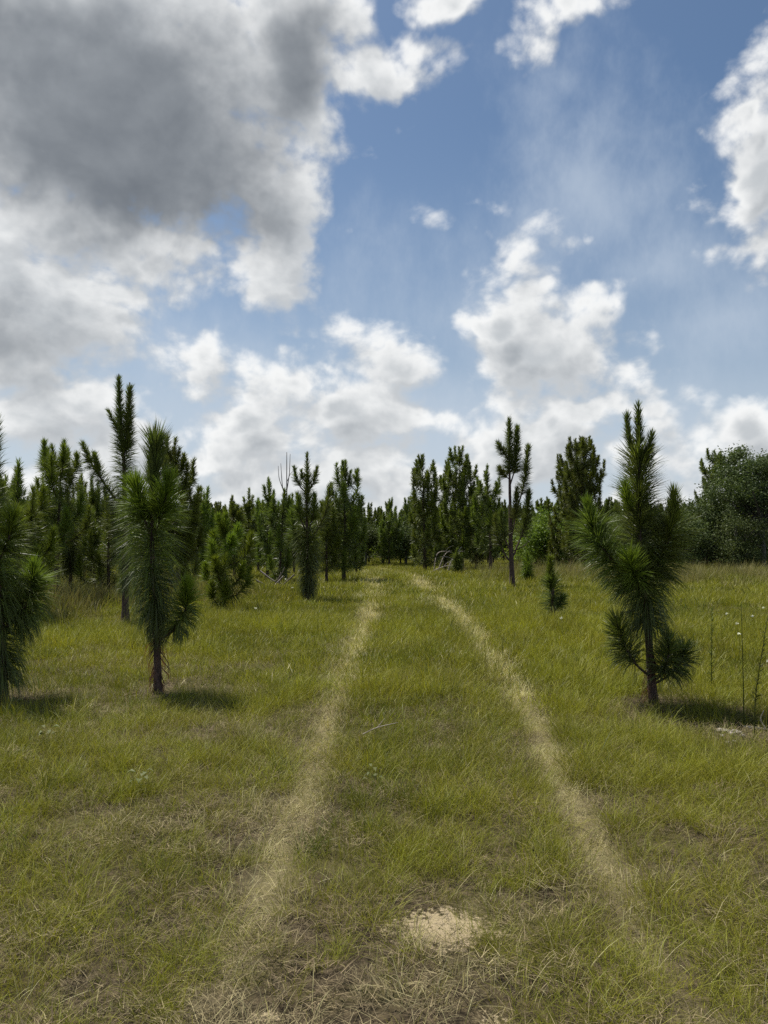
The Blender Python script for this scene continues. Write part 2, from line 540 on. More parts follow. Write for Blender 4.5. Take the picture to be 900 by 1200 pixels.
def stone_mat():
    m, N = new_mat('pale_stone')
    tcx = N.new('ShaderNodeTexCoord')
    n = N.noise(tcx.outputs['Object'], 40, 5, 0.6)
    p = N.new('ShaderNodeBsdfPrincipled')
    N.put(p.inputs['Base Color'], N.mix(N.ss(n, 0.3, 0.7), (0.20, 0.17, 0.14), (0.48, 0.44, 0.38)))
    p.inputs['Roughness'].default_value = 0.9
    o = N.new('ShaderNodeOutputMaterial')
    N.put(o.inputs[0], p.outputs[0])
    return m


M_STONE = stone_mat()


def ground_mat():
    m, N = new_mat('meadow_soil')
    geo = N.new('ShaderNodeNewGeometry')
    pos = geo.outputs['Position']
    sand = N.new('ShaderNodeAttribute', attribute_name='sand').outputs['Fac']
    rut = N.new('ShaderNodeAttribute', attribute_name='rut').outputs['Fac']
    n1 = N.noise(pos, 1.7, 4, 0.55)
    n2 = N.noise(pos, 22, 6, 0.75)
    n3 = N.noise(pos, 130, 3, 0.7)
    c = N.mix(N.ss(n2, 0.35, 0.7), (0.026, 0.020, 0.013), (0.130, 0.100, 0.058))
    c = N.mix(N.m('MULTIPLY', N.ss(n1, 0.45, 0.7), 0.55), c, (0.115, 0.105, 0.035))
    c = N.mix(N.m('MULTIPLY', rut, 0.6), c, (0.33, 0.285, 0.14))
    lies = N.ss(sand, 0.03, 0.25)
    sand = N.ss(N.m('ADD', sand, N.m('MULTIPLY', N.m('SUBTRACT', N.noise(pos, 34, 4, 0.7), 0.5), 3.2)), 0.28, 0.60)
    sand = N.m('MULTIPLY', sand, lies)
    c = N.mix(sand, c, N.mix(n3, (0.28, 0.22, 0.13), (0.50, 0.41, 0.26)))
    p = N.new('ShaderNodeBsdfPrincipled')
    N.put(p.inputs['Base Color'], c)
    p.inputs['Roughness'].default_value = 1.0
    p.inputs['Specular IOR Level'].default_value = 0.1
    b = N.new('ShaderNodeBump')
    b.inputs['Strength'].default_value = 0.8
    b.inputs['Distance'].default_value = 0.02
    N.put(b.inputs['Height'], N.m('ADD', n2, N.m('MULTIPLY', n3, 0.5)))
    N.put(p.inputs['Normal'], b.outputs[0])
    o = N.new('ShaderNodeOutputMaterial')
    N.put(o.inputs[0], p.outputs[0])
    return m


# ------------------------------------------------------------------ ground
def ground():
    def axis(n, near, far):
        t = np.linspace(-1, 1, n)
        return np.sign(t) * (near * np.abs(t) + (far - near) * np.abs(t) ** 9)
    xs = axis(361, 9.0, 700.0)
    ys = 4.0 + axis(401, 9.0, 900.0)
    X, Y = np.meshgrid(xs, ys)
    fade = np.clip((90 - np.hypot(X, Y)) / 40, 0, 1)
    Z = hills(X, Y) * fade + 0.035 * (vnoise(X, Y, 0.35, 3) - 0.5) * fade - 0.025 * track_mask(X, Y) * fade
    nx, ny = len(xs), len(ys)
    i = np.arange(ny - 1)[:, None] * nx + np.arange(nx - 1)[None]
    q = np.stack([i, i + 1, i + nx + 1, i + nx], -1).reshape(-1, 4)
    me = mesh_np('ground', np.stack([X, Y, Z], -1).reshape(-1, 3), [q], ground_mat(),
                 {'sand': sand_mask(X, Y).ravel(), 'rut': track_mask(X, Y).ravel()}, True)
    return link('ground', me, kind='structure')


ground()


# ------------------------------------------------------------------ grass (nobody could count it)
def blades(n, rad, h, w, lean, bend, seg, r, tone, flat=0.0):
    """one tuft of n bent blades; flat = how much they lie down"""
    a = r.random(n) * 2 * np.pi
    rr = rad * np.sqrt(r.random(n))
    B = np.stack([np.cos(a) * rr, np.sin(a) * rr, np.full(n, -0.01)], 1)
    out = a + r.normal(size=n) * 0.9
    L = h * (0.45 + 0.75 * r.random(n))
    th = np.abs(lean + r.normal(size=n) * lean * 0.7)
    if flat:
        th = np.radians(82) - np.abs(r.normal(size=n)) * 0.22
        B[:, 2] = 0.005 + r.random(n) * flat
    cur = bend * (0.4 + r.random(n))
    side = np.stack([-np.sin(out), np.cos(out), np.zeros(n)], 1)
    tw = r.normal(size=n) * 0.8
    side = side * np.cos(tw)[:, None] + np.stack([np.cos(out), np.sin(out), np.zeros(n)], 1) * np.sin(tw)[:, None]
    pts = [B]
    for s in range(seg):
        t2 = th + cur * (s + 0.5) / seg
        step = np.stack([np.cos(out) * np.sin(t2), np.sin(out) * np.sin(t2), np.cos(t2)], 1) * (L / seg)[:, None]
        pts.append(pts[-1] + step)
    ww = w * (0.6 + 0.8 * r.random(n))[:, None] * 0.5
    V = []
    for s in range(seg):
        k = 1.0 - 0.55 * s / seg
        V += [pts[s] - side * ww * k, pts[s] + side * ww * k]
    V.append(pts[seg])
    V = np.stack(V, 1)
    m = 2 * seg + 1
    b = np.arange(n)[:, None] * m
    Q = [b + np.array([[2 * s, 2 * s + 1, 2 * s + 3, 2 * s + 2]]) for s in range(seg - 1)]
    T = b + np.array([[2 * seg - 2, 2 * seg - 1, 2 * seg]])
    tn = np.repeat(np.clip(tone + r.normal(size=n) * 0.38, 0, 1.3), m)
    g = Geo()
    g.add(V.reshape(-1, 3), np.concatenate(Q) if Q else None, T, tn)
    return g


def scatter(name, protos, pts, idx, rot, scl, label, category):
    """one stuff object: points carrying instances of the tuft meshes"""
    coll = bpy.data.collections.new(name + '_tufts')
    for k, me in enumerate(protos):
        o = bpy.data.objects.new('tuft_%02d' % k, me)
        coll.objects.link(o)
    me = bpy.data.meshes.new(name)
    me.vertices.add(len(pts))
    me.vertices.foreach_set('co', pts.astype(np.float32).ravel())
    a = me.attributes.new('idx', 'INT', 'POINT'); a.data.foreach_set('value', idx.astype(np.int32))
    a = me.attributes.new('rot', 'FLOAT_VECTOR', 'POINT'); a.data.foreach_set('vector', rot.astype(np.float32).ravel())
    a = me.attributes.new('scl', 'FLOAT', 'POINT'); a.data.foreach_set('value', scl.astype(np.float32))
    o = link(name, me, kind='stuff', label=label, category=category)
    ng = bpy.data.node_groups.new(name, 'GeometryNodeTree')
    ng.interface.new_socket('Geometry', in_out='INPUT', socket_type='NodeSocketGeometry')
    ng.interface.new_socket('Geometry', in_out='OUTPUT', socket_type='NodeSocketGeometry')
    G = NT(ng)
    gi, go = G.new('NodeGroupInput'), G.new('NodeGroupOutput')
    ci = G.new('GeometryNodeCollectionInfo')
    ci.inputs['Collection'].default_value = coll
    ci.inputs['Separate Children'].default_value = True
    ci.inputs['Reset Children'].default_value = True
    iop = G.new('GeometryNodeInstanceOnPoints')
    def named(n, t):
        q = G.new('GeometryNodeInputNamedAttribute', data_type=t)
        q.inputs['Name'].default_value = n
        return q.outputs[0]
    e2r = G.new('FunctionNodeEulerToRotation')
    G.put(e2r.inputs[0], named('rot', 'FLOAT_VECTOR'))
    G.put(iop.inputs['Points'], gi.outputs[0])
    G.put(iop.inputs['Instance'], ci.outputs[0])
    iop.inputs['Pick Instance'].default_value = True
    G.put(iop.inputs['Instance Index'], named('idx', 'INT'))
    G.put(iop.inputs['Rotation'], e2r.outputs[0])
    G.put(iop.inputs['Scale'], named('scl', 'FLOAT'))
    G.put(go.inputs[0], iop.outputs[0])
    md = o.modifiers.new('scatter', 'NODES')
    md.node_group = ng
    return o


def field_points(density, d0, d1, r):
    """random points on the meadow between two distances, as far to the sides as a step aside could show"""
    e0, e1 = d0 * 0.78, d1 * 1.22
    half = 0.60 * e1 + 3.0
    n = int(density * (2 * half) * (e1 - e0))
    x = (r.random(n) * 2 - 1) * half
    y = e0 + r.random(n) * (e1 - e0)
    keep = np.abs(x) < 0.60 * y + 3.0
    u = 0.78 + 0.44 * r.random(n)                                    # rings fade into one another
    keep &= (y > d0 * u) & (y < d1 * u)
    return x[keep], y[keep]


# spots where soil has been bared under the pines, filled in by the tree list: (x, y, radius)
BARE = [(3.05, 6.30, 0.55), (3.45, 6.05, 0.65), (2.70, 6.5, 0.30)]


def bare_mask(x, y):
    out = np.zeros_like(x, float)
    for bx, by, br in BARE:
        out = np.maximum(out, np.exp(-((x - bx) ** 2 + (y - by) ** 2) / br ** 2))
    return out


def greenness(x, y):
    """0..1: where the grass grows green and full"""
    n = 0.55 * vnoise(x, y, 0.85, 11, 2) + 0.45 * vnoise(x, y, 0.26, 13, 3)
    big = vnoise(x, y, 3.2, 12, 2)
    g = 0.92 + 1.9 * (n - 0.5) + 0.5 * (big - 0.5)
    worn = np.clip((5.0 - y) / 2.6, 0, 1)                            # mown and worn where one walks in
    edge = np.clip((vnoise(x, y, 1.3, 14) - 0.42) * 4, 0, 1)
    g = g - worn * (0.15 + 0.32 * edge)
    # dry rank growth in front of the trees to the right and the left
    g = g - 0.45 * np.exp(-(((x - 9.0) / 5.5) ** 2 + ((y - 29.0) / 5.0) ** 2)) - 0.6 * np.exp(-(((x + 8.2) / 2.6) ** 2 + ((y - 17.5) / 2.6) ** 2))
    return np.clip(g, 0, 1)


def build_grass():
    r = np.random.default_rng(3)
    prot = []
    for m, (w, nb, rad, h) in enumerate([(0.0021, 52, 0.10, 0.165), (0.0045, 46, 0.18, 0.175), (0.013, 40, 0.34, 0.20)]):
        for k in range(4):                                              # green tufts, dull to yellow-green
            prot.append(blades(nb, rad, h * (0.8 + 0.15 * k), w, 0.36, 1.0, 3 if m < 2 else 2, r, 0.25 + 0.17 * k).mesh('grass_tuft', M_GRASS))
        for k in range(2):                                              # seeding, taller
            prot.append(blades(nb // 3, rad, h * 1.5, w * 0.8, 0.12, 0.25, 3 if m < 2 else 2, r, 0.65).mesh('grass_tuft', M_GRASS))
        for k in range(2):                                              # darker, broader-bladed plants
            prot.append(blades(nb // 2, rad * 0.6, h * (0.8 + 0.5 * k), w * 2.0, 0.5, 0.6, 3 if m < 2 else 2, r, 0.4).mesh('weed_tuft', M_WEED))
    pts, idx, scl = [], [], []
    for m, (d0, d1, dens) in enumerate([(1.2, 8.0, 160.0), (8.0, 20.0, 75.0), (20.0, 62.0, 30.0)]):
        x, y = field_points(dens, d0, d1, r)
        g = greenness(x, y)
        p = g * (1 - 0.97 * np.clip(track_mask(x, y) * np.interp(y, [5, 12], [1.35, 2.5]), 0, 1)) * (1 - 0.55 * sand_mask(x, y)) * (1 - np.clip(1.15 * bare_mask(x, y), 0, 0.97))
        keep = r.random(len(x)) < p
        x, y, g = x[keep], y[keep], g[keep]
        pts.append(np.stack([x, y, hills(x, y)], 1))
        hue = vnoise(x, y, 1.6, 31, 3)
        k = np.clip(((hue - 0.32) * 11 + r.normal(size=len(x)) * 0.9), 0, 3.99).astype(int)
        k = np.where(r.random(len(x)) < 0.10, 4 + r.integers(0, 2, len(x)), k)
        weedy = vnoise(x, y, 1.1, 35, 3)
        k = np.where(r.random(len(x)) < np.clip((weedy - 0.58) * 0.8, 0.01, 0.12), 6 + r.integers(0, 2, len(x)), k)
        idx.append(m * 8 + k)
        worn = np.clip((5.5 - y) / 3.0, 0, 1)
        scl.append((0.55 + 0.75 * r.random(len(x))) * (0.66 + 0.5 * g) * (1 - 0.30 * worn) * (0.75 + 0.5 * vnoise(x, y, 2.0, 33)))
    pts = np.concatenate(pts); n = len(pts)
    rot = np.stack([r.normal(size=n) * 0.08, r.normal(size=n) * 0.08, r.random(n) * 6.283], 1)
    scatter('meadow_grass', prot, pts, np.concatenate(idx), rot, np.concatenate(scl), 'green and yellow-green meadow grass covering the field', 'grass')

    # short bleached grass in the wheel ruts, and dry blades through the rest
    prot = []
    for m, (w, nb, rad, h) in enumerate([(0.0020, 40, 0.10, 0.10), (0.006, 30, 0.16, 0.12), (0.013, 40, 0.34, 0.14)]):
        for k in range(3):
            prot.append(blades(nb, rad, h * (0.8 + 0.2 * k), w, 0.75, 0.7, 2, r, 0.3 + 0.2 * k).mesh('straw_tuft', M_STRAW))
        for k in range(2):
            prot.append(blades(nb // 4, rad, h * 1.5, w, 0.45, 0.7, 3, r, 0.55).mesh('straw_tuft', M_STRAW))
    pts, idx, scl = [], [], []
    for m, (d0, d1, dens) in enumerate([(1.2, 8.0, 190.0), (8.0, 20.0, 130.0), (20.0, 50.0, 60.0)]):
        x, y = field_points(dens, d0, d1, r)
        tm = track_mask(x, y)
        g = greenness(x, y)
        thin = np.clip((y - 3.0) / 2.5, 0.35, 1)
        p = np.clip(tm * 1.1 * thin, 0, 1) + 0.05 + 0.30 * (1 - g) * (y < 8)
        p = p * (1 - 0.8 * sand_mask(x, y))
        keep = r.random(len(x)) < p
        x, y, tm = x[keep], y[keep], tm[keep]
        pts.append(np.stack([x, y, hills(x, y)], 1))
        k = np.where((tm > 0.3) & (r.random(len(x)) < 0.85), r.integers(0, 3, len(x)), r.integers(3, 5, len(x)))
        idx.append(m * 5 + k)
        scl.append(0.6 + 0.7 * r.random(len(x)))
    pts = np.concatenate(pts); n = len(pts)
    rot = np.stack([r.normal(size=n) * 0.1, r.normal(size=n) * 0.1, r.random(n) * 6.283], 1)
    scatter('dry_grass', prot, pts, np.concatenate(idx), rot, np.concatenate(scl), 'short bleached dry grass lining the two wheel ruts', 'dry grass')

    # dead thatch lying on the soil
    prot = []
    for k in range(4):
        prot.append(blades(80, 0.13, 0.075, 0.0023, 0.2, 0.35, 2, r, 0.20 + 0.15 * k, flat=0.03).mesh('thatch', M_LITTER))
    x, y = field_points(60.0, 1.2, 9.0, r)
    p = np.clip(1.15 - 0.75 * greenness(x, y), 0.1, 1) * (1 - 0.6 * sand_mask(x, y)) + bare_mask(x, y) * 0.5
    keep = r.random(len(x)) < p
    x, y = x[keep], y[keep]; n = len(x)
    rot = np.stack([r.normal(size=n) * 0.1, r.normal(size=n) * 0.1, r.random(n) * 6.283], 1)
    scatter('dead_thatch', prot, np.stack([x, y, hills(x, y)], 1), r.integers(0, 4, n), rot, 0.6 + 0.8 * r.random(n),
            'brown dead thatch lying on the soil between tufts', 'thatch')

    # rank russet growth before the trees
    prot = []
    for k in range(4):
        prot.append(blades(40, 0.30, 0.50 + 0.08 * k, 0.010, 0.25, 0.45, 3, r, 0.25 + 0.2 * k).mesh('rank_tuft', M_RUSTY))
    for k in range(2):
        prot.append(blades(26, 0.25, 0.45, 0.012, 0.3, 0.4, 3, r, 0.3).mesh('rank_tuft', M_GRASS))
    P = []
    for cx, cy, sx, sy, m in ((10.0, 30.0, 6.0, 4.0, 900), (20.0, 33.0, 5.0, 6.0, 450), (-8.2, 17.5, 2.2, 2.4, 420), (-4.6, 20.0, 0.8, 2.0, 130), (3.4, 36.0, 3.0, 1.2, 260), (-13.0, 22.0, 4.0, 5.0, 500)):
        P.append(np.stack([cx + r.normal(size=m) * sx * 0.6, cy + r.normal(size=m) * sy * 0.6], 1))
    P = np.concatenate(P)
    keep = (track_mask(P[:, 0], P[:, 1]) < 0.02) & (P[:, 1] > 12) & ((P[:, 0] > 3.2) | (P[:, 0] < -3.0))
    x, y = P[keep].T; n = len(x)
    rot = np.stack([r.normal(size=n) * 0.12, r.normal(size=n) * 0.12, r.random(n) * 6.283], 1)
    scatter('rank_grass', prot, np.stack([x, y, hills(x, y)], 1), r.choice([0, 1, 2, 3, 4, 5, 4, 5], n), rot, 0.5 + 0.7 * r.random(n),
            'taller russet rank grass growing in front of the trees', 'grass')


# ------------------------------------------------------------------ pines
GROUP_YOUNG = 'young longleaf pines scattered over the meadow'


def needle_part(name, parent, g):
    return link(name, g.mesh(name, M_NEEDLE), parent)


def hero_pine(base_px, d, label, stems, tufts, seed, bare=0.45):
    """a near pine: stems = [(name, [(px, py, depth)], r0, r1)], tufts = [(path, kwargs...)] all measured in the photograph"""
    r = np.random.default_rng(seed)
    b = at(base_px[0], base_px[1], d)
    gz = float(hills(b[0], d))
    root = thing('longleaf_pine', (b[0], d, gz), label, 'pine tree', GROUP_YOUNG)
    b = np.array([b[0], d, gz])
    BARE.append((b[0], d, bare))
    loc = lambda path: np.array([at(q[0], q[1], d + q[2]) - b for q in path])
    for name, path, r0, r1 in stems:
        g = Geo()
        P = loc(path)
        if name == 'trunk':
            P[0, 2] = -0.06
        tube(g, P, r0, r1, 10, max(8, len(path) * 5), 0.05, 0.015 if name == 'trunk' else 0.0, r)
        link(name, g.mesh(name, M_PINEBARK, True), root)
    for spec in tufts:
        g = Geo()
        for path, n, L0, L1, a0, a1, dr0, dr1, t0, t1 in spec:
            shoot(g, loc(path), n * 0.62, L0, L1, a0, a1, dr0, dr1, 0.0060 * max(1.0, d / 8) ** 0.7, t0, t1, r)
        needle_part('needle_tuft', root, g)
    return root


# the pine beside the left rut
hero_pine((185, 808), 7.8, 'shaggy young pine with one thick dark upright leader and a low side shoot', [
    ('trunk', [(185, 808, 0), (184, 760, 0), (181, 700, 0), (178, 640, 0), (179, 590, 0), (181, 545, 0), (182, 500, 0)], 0.040, 0.010),
    ('branch', [(178, 632, 0), (168, 605, -0.05), (159, 575, -0.08)], 0.014, 0.007),
    ('branch', [(178, 632, 0), (189, 605, -0.06), (197, 572, -0.08)], 0.014, 0.007),
    ('branch', [(184, 752, 0), (206, 736, -0.14), (217, 715, -0.20), (219, 692, -0.20)], 0.016, 0.008),
], [
    [([(182, 715, 0), (179, 660, 0), (178, 630, 0), (178, 598, 0)], 2900, 0.36, 0.42, 118, 58, 0.9, 0.35, 0.0, 0.5)],
    [([(184, 745, 0), (183, 725, 0), (181, 700, 0)], 800, 0.20, 0.28, 145, 122, 1.0, 0.9, 0.0, 0.2)],
    [([(180, 578, 0), (181, 550, 0), (182, 522, 0)], 2600, 0.27, 0.29, 13, 24, 0.0, 0.0, 0.02, 0.25)],
    [([(170, 610, -0.05), (163, 590, -0.07), (158, 568, -0.08)], 1400, 0.32, 0.20, 60, 22, 0.2, 0.0, 0.55, 1.0)],
    [([(186, 610, -0.05), (192, 590, -0.07), (197, 565, -0.08)], 1500, 0.34, 0.20, 62, 22, 0.2, 0.0, 0.55, 0.95)],
    [([(203, 738, -0.12), (216, 718, -0.20), (219, 700, -0.20)], 1000, 0.25, 0.22, 112, 55, 0.95, 0.1, 0.15, 0.55),
     ([(218, 712, -0.20), (219, 688, -0.20)], 900, 0.20, 0.17, 40, 18, 0.0, 0.0, 0.8, 1.1)],
    [([(186, 800, 0), (184, 745, 0)], 160, 0.25, 0.3, 150, 130, 0.9, 0.9, 1.2, 1.2)],
], 11)

# the pine beside the right rut
hero_pine((766, 818), 7.5, 'leaning young pine with spreading upturned arms and bare red-brown lower trunk', [
    ('trunk', [(766, 818, 0), (762, 770, 0), (757, 710, 0), (751, 650, 0), (748, 595, 0), (749, 540, 0), (748, 490, 0)], 0.043, 0.010),
    ('branch', [(756, 702, 0), (728, 668, -0.05), (704, 640, -0.10), (692, 612, -0.10), (689, 592, -0.1)], 0.018, 0.007),
    ('branch', [(756, 698, 0), (774, 655, -0.05), (787, 622, -0.08), (790, 585, -0.08)], 0.016, 0.007),
    ('branch', [(754, 692, 0), (744, 675, -0.22), (738, 655, -0.30)], 0.014, 0.007),
    ('branch', [(764, 794, 0), (745, 778, -0.1), (729, 750, -0.12), (722, 722, -0.12)], 0.014, 0.007),
    ('branch', [(764, 800, 0), (777, 788, -0.1), (784, 765, -0.14), (784, 745, -0.14)], 0.012, 0.006),
    ('branch', [(766, 802, 0), (786, 790, -0.05), (799, 772, -0.05), (801, 756, -0.05)], 0.012, 0.006),
    ('branch', [(748, 548, 0), (740, 525, 0.02), (735, 495, 0.03)], 0.010, 0.006),
    ('branch', [(749, 555, 0), (759, 535, -0.03), (763, 515, -0.04)], 0.010, 0.006),
    ('branch', [(749, 610, 0), (738, 590, -0.12), (733, 572, -0.15)], 0.010, 0.006),
], [
    [([(750, 640, 0), (748, 590, 0), (749, 535, 0)], 2600, 0.34, 0.28, 62, 40, 0.15, 0.05, 0.15, 0.35)],
    [([(749, 545, 0), (749, 510, 0), (748, 478, 0)], 1100, 0.15, 0.10, 34, 14, 0.0, 0.0, 0.15, 0.35)],
    [([(743, 535, 0.01), (737, 510, 0.03), (735, 490, 0.03)], 700, 0.12, 0.10, 30, 14, 0.0, 0.0, 0.15, 0.35)],
    [([(755, 545, -0.02), (761, 525, -0.04), (763, 512, -0.04)], 600, 0.12, 0.10, 32, 16, 0.0, 0.0, 0.15, 0.35)],
    [([(740, 600, -0.1), (735, 585, -0.14), (733, 572, -0.15)], 450, 0.17, 0.14, 36, 18, 0.0, 0.0, 0.7, 0.95)],
    [([(745, 690, -0.02), (722, 660, -0.06), (702, 636, -0.10), (693, 615, -0.10)], 2000, 0.36, 0.30, 80, 48, 0.35, 0.1, 0.15, 0.45),
     ([(694, 620, -0.10), (691, 605, -0.10), (689, 592, -0.1)], 900, 0.17, 0.14, 38, 15, 0.0, 0.0, 0.45, 0.8)],
    [([(762, 680, -0.02), (776, 648, -0.06), (787, 618, -0.08)], 1900, 0.36, 0.32, 80, 50, 0.35, 0.1, 0.15, 0.45),
     ([(788, 618, -0.08), (790, 600, -0.08), (790, 580, -0.08)], 900, 0.17, 0.14, 36, 15, 0.0, 0.0, 0.45, 0.8)],
    [([(748, 682, -0.18), (741, 668, -0.28), (738, 655, -0.30)], 900, 0.28, 0.20, 70, 25, 0.2, 0.0, 0.5, 0.95)],
    [([(758, 728, 0), (755, 690, 0), (751, 645, 0)], 2600, 0.36, 0.33, 115, 75, 0.85, 0.3, 0.0, 0.25)],
    [([(745, 778, -0.1), (729, 750, -0.12), (723, 730, -0.12)], 1300, 0.27, 0.20, 80, 30, 0.3, 0.0, 0.1, 0.4)],
    [([(775, 790, -0.1), (783, 768, -0.14), (784, 752, -0.14)], 1000, 0.25, 0.18, 95, 28, 0.5, 0.0, 0.0, 0.3)],
    [([(786, 790, -0.05), (798, 774, -0.05), (801, 762, -0.05)], 1000, 0.25, 0.18, 95, 28, 0.5, 0.0, 0.0, 0.3)],
    [([(766, 812, 0), (762, 760, 0)], 120, 0.25, 0.3, 150, 135, 0.9, 0.9, 1.2, 1.2)],
], 12)

# the pine cut by the left edge
hero_pine((4, 818), 7.4, 'low-branched young pine with a shaggy skirt of needles almost touching the grass', [
    ('trunk', [(4, 818, 0), (2, 760, 0), (-2, 690, 0), (-8, 620, 0), (-8, 550, 0), (-6, 490, 0)], 0.045, 0.010),
    ('branch', [(0, 740, 0), (18, 725, 0.1), (34, 700, 0.2), (39, 668, 0.2)], 0.016, 0.007),
    ('branch', [(-4, 660, 0), (8, 640, -0.1), (14, 612, -0.15)], 0.014, 0.007),
    ('branch', [(-2, 700, 0), (-24, 670, 0), (-40, 620, 0)], 0.014, 0.007),
], [
    [([(2, 790, 0), (0, 740, 0), (-4, 680, 0), (-6, 640, 0)], 3600, 0.36, 0.36, 120, 80, 0.85, 0.4, 0.05, 0.4)],
    [([(-8, 620, 0), (-8, 560, 0), (-6, 500, 0)], 2200, 0.20, 0.15, 60, 18, 0.15, 0.0, 0.1, 0.3)],
    [([(16, 728, 0.1), (33, 704, 0.2), (38, 680, 0.2)], 2000, 0.36, 0.30, 110, 55, 0.8, 0.1, 0.1, 0.5),
     ([(37, 690, 0.2), (39, 664, 0.2)], 600, 0.20, 0.16, 40, 18, 0.0, 0.0, 0.6, 0.95)],
    [([(4, 648, -0.08), (12, 622, -0.14), (14, 606, -0.15)], 1300, 0.28, 0.18, 75, 22, 0.3, 0.0, 0.4, 0.9)],
    [([(-15, 685, 0), (-34, 640, 0), (-42, 610, 0)], 1200, 0.30, 0.18, 80, 25, 0.3, 0.0, 0.3, 0.7)],
], 13)

# the seedling between the right rut and the arm of the leaning pine
hero_pine((648, 725), 14.6, 'knee-high pine seedling with a single club-shaped upright shoot', [
    ('trunk', [(648, 725, 0), (648, 700, 0), (646, 675, 0), (645, 650, 0)], 0.045, 0.016),
    ('branch', [(649, 716, 0), (656, 710, -0.05), (659, 700, -0.06)], 0.014, 0.008),
], [
    [([(648, 715, 0), (647, 695, 0), (646, 678, 0)], 900, 0.32, 0.28, 85, 45, 0.4, 0.05, 0.1, 0.35)],
    [([(646, 692, 0), (645, 672, 0), (645, 655, 0)], 1500, 0.16, 0.15, 42, 30, 0.0, 0.0, 0.4, 0.8)],
    [([(654, 712, -0.03), (659, 700, -0.06)], 420, 0.22, 0.16, 80, 30, 0.3, 0.0, 0.1, 0.4)],
], 14, 0.25)


# the shaggy pine further along the left rut
hero_pine((361, 702), 19.3, 'shaggy pine with a candelabra top and dark tapering skirt by the left rut', [
    ('trunk', [(361, 702, 0), (361, 670, 0), (360, 630, 0), (359, 590, 0), (360, 560, 0), (360, 536, 0)], 0.065, 0.012),
    ('branch', [(359, 578, 0), (349, 566, 0), (345, 548, 0)], 0.020, 0.010),
    ('branch', [(360, 578, 0), (368, 565, 0), (371, 548, 0)], 0.020, 0.010),
    ('branch', [(360, 640, 0), (375, 615, 0.1), (383, 595, 0.1), (386, 575, 0.1)], 0.025, 0.010),
    ('branch', [(360, 625, 0), (351, 605, -0.1), (349, 585, -0.1)], 0.020, 0.010),
    ('branch', [(360, 625, 0), (367, 605, -0.15), (368, 582, -0.15)], 0.020, 0.010),
    ('branch', [(360, 650, 0), (347, 630, 0.1), (342, 605, 0.1)], 0.020, 0.010),
], [
    [([(361, 692, 0), (361, 665, 0), (360, 620, 0)], 3000, 0.36, 0.50, 125, 66, 0.9, 0.4, 0.0, 0.4)],
    [([(359, 610, 0), (360, 585, 0), (360, 560, 0)], 900, 0.34, 0.26, 55, 35, 0.1, 0.0, 0.1, 0.4)],
    [([(360, 566, 0), (360, 545, 0), (360, 533, 0)], 520, 0.20, 0.13, 45, 18, 0.0, 0.0, 0.1, 0.35)],
    [([(353, 570, 0), (347, 560, 0), (345, 549, 0)], 420, 0.22, 0.13, 50, 20, 0.1, 0.0, 0.1, 0.35)],
    [([(365, 570, 0), (369, 560, 0), (371, 549, 0)], 420, 0.22, 0.13, 50, 20, 0.1, 0.0, 0.1, 0.35)],
    [([(354, 563, 0), (353, 552, 0)], 250, 0.14, 0.10, 40, 20, 0.0, 0.0, 0.1, 0.35)],
    [([(372, 620, 0.08), (382, 598, 0.1), (386, 572, 0.1)], 900, 0.30, 0.18, 62, 22, 0.2, 0.0, 0.1, 0.4)],
    [([(353, 612, -0.08), (350, 598, -0.1), (349, 582, -0.1)], 700, 0.30, 0.20, 50, 18, 0.1, 0.0, 0.3, 0.7)],
    [([(365, 612, -0.12), (368, 598, -0.15), (368, 582, -0.15)], 700, 0.30, 0.20, 50, 18, 0.1, 0.0, 0.3, 0.7)],
    [([(350, 635, 0.08), (343, 618, 0.1), (342, 600, 0.1)], 700, 0.34, 0.20, 65, 22, 0.3, 0.0, 0.2, 0.5)],
], 15, 0.3)

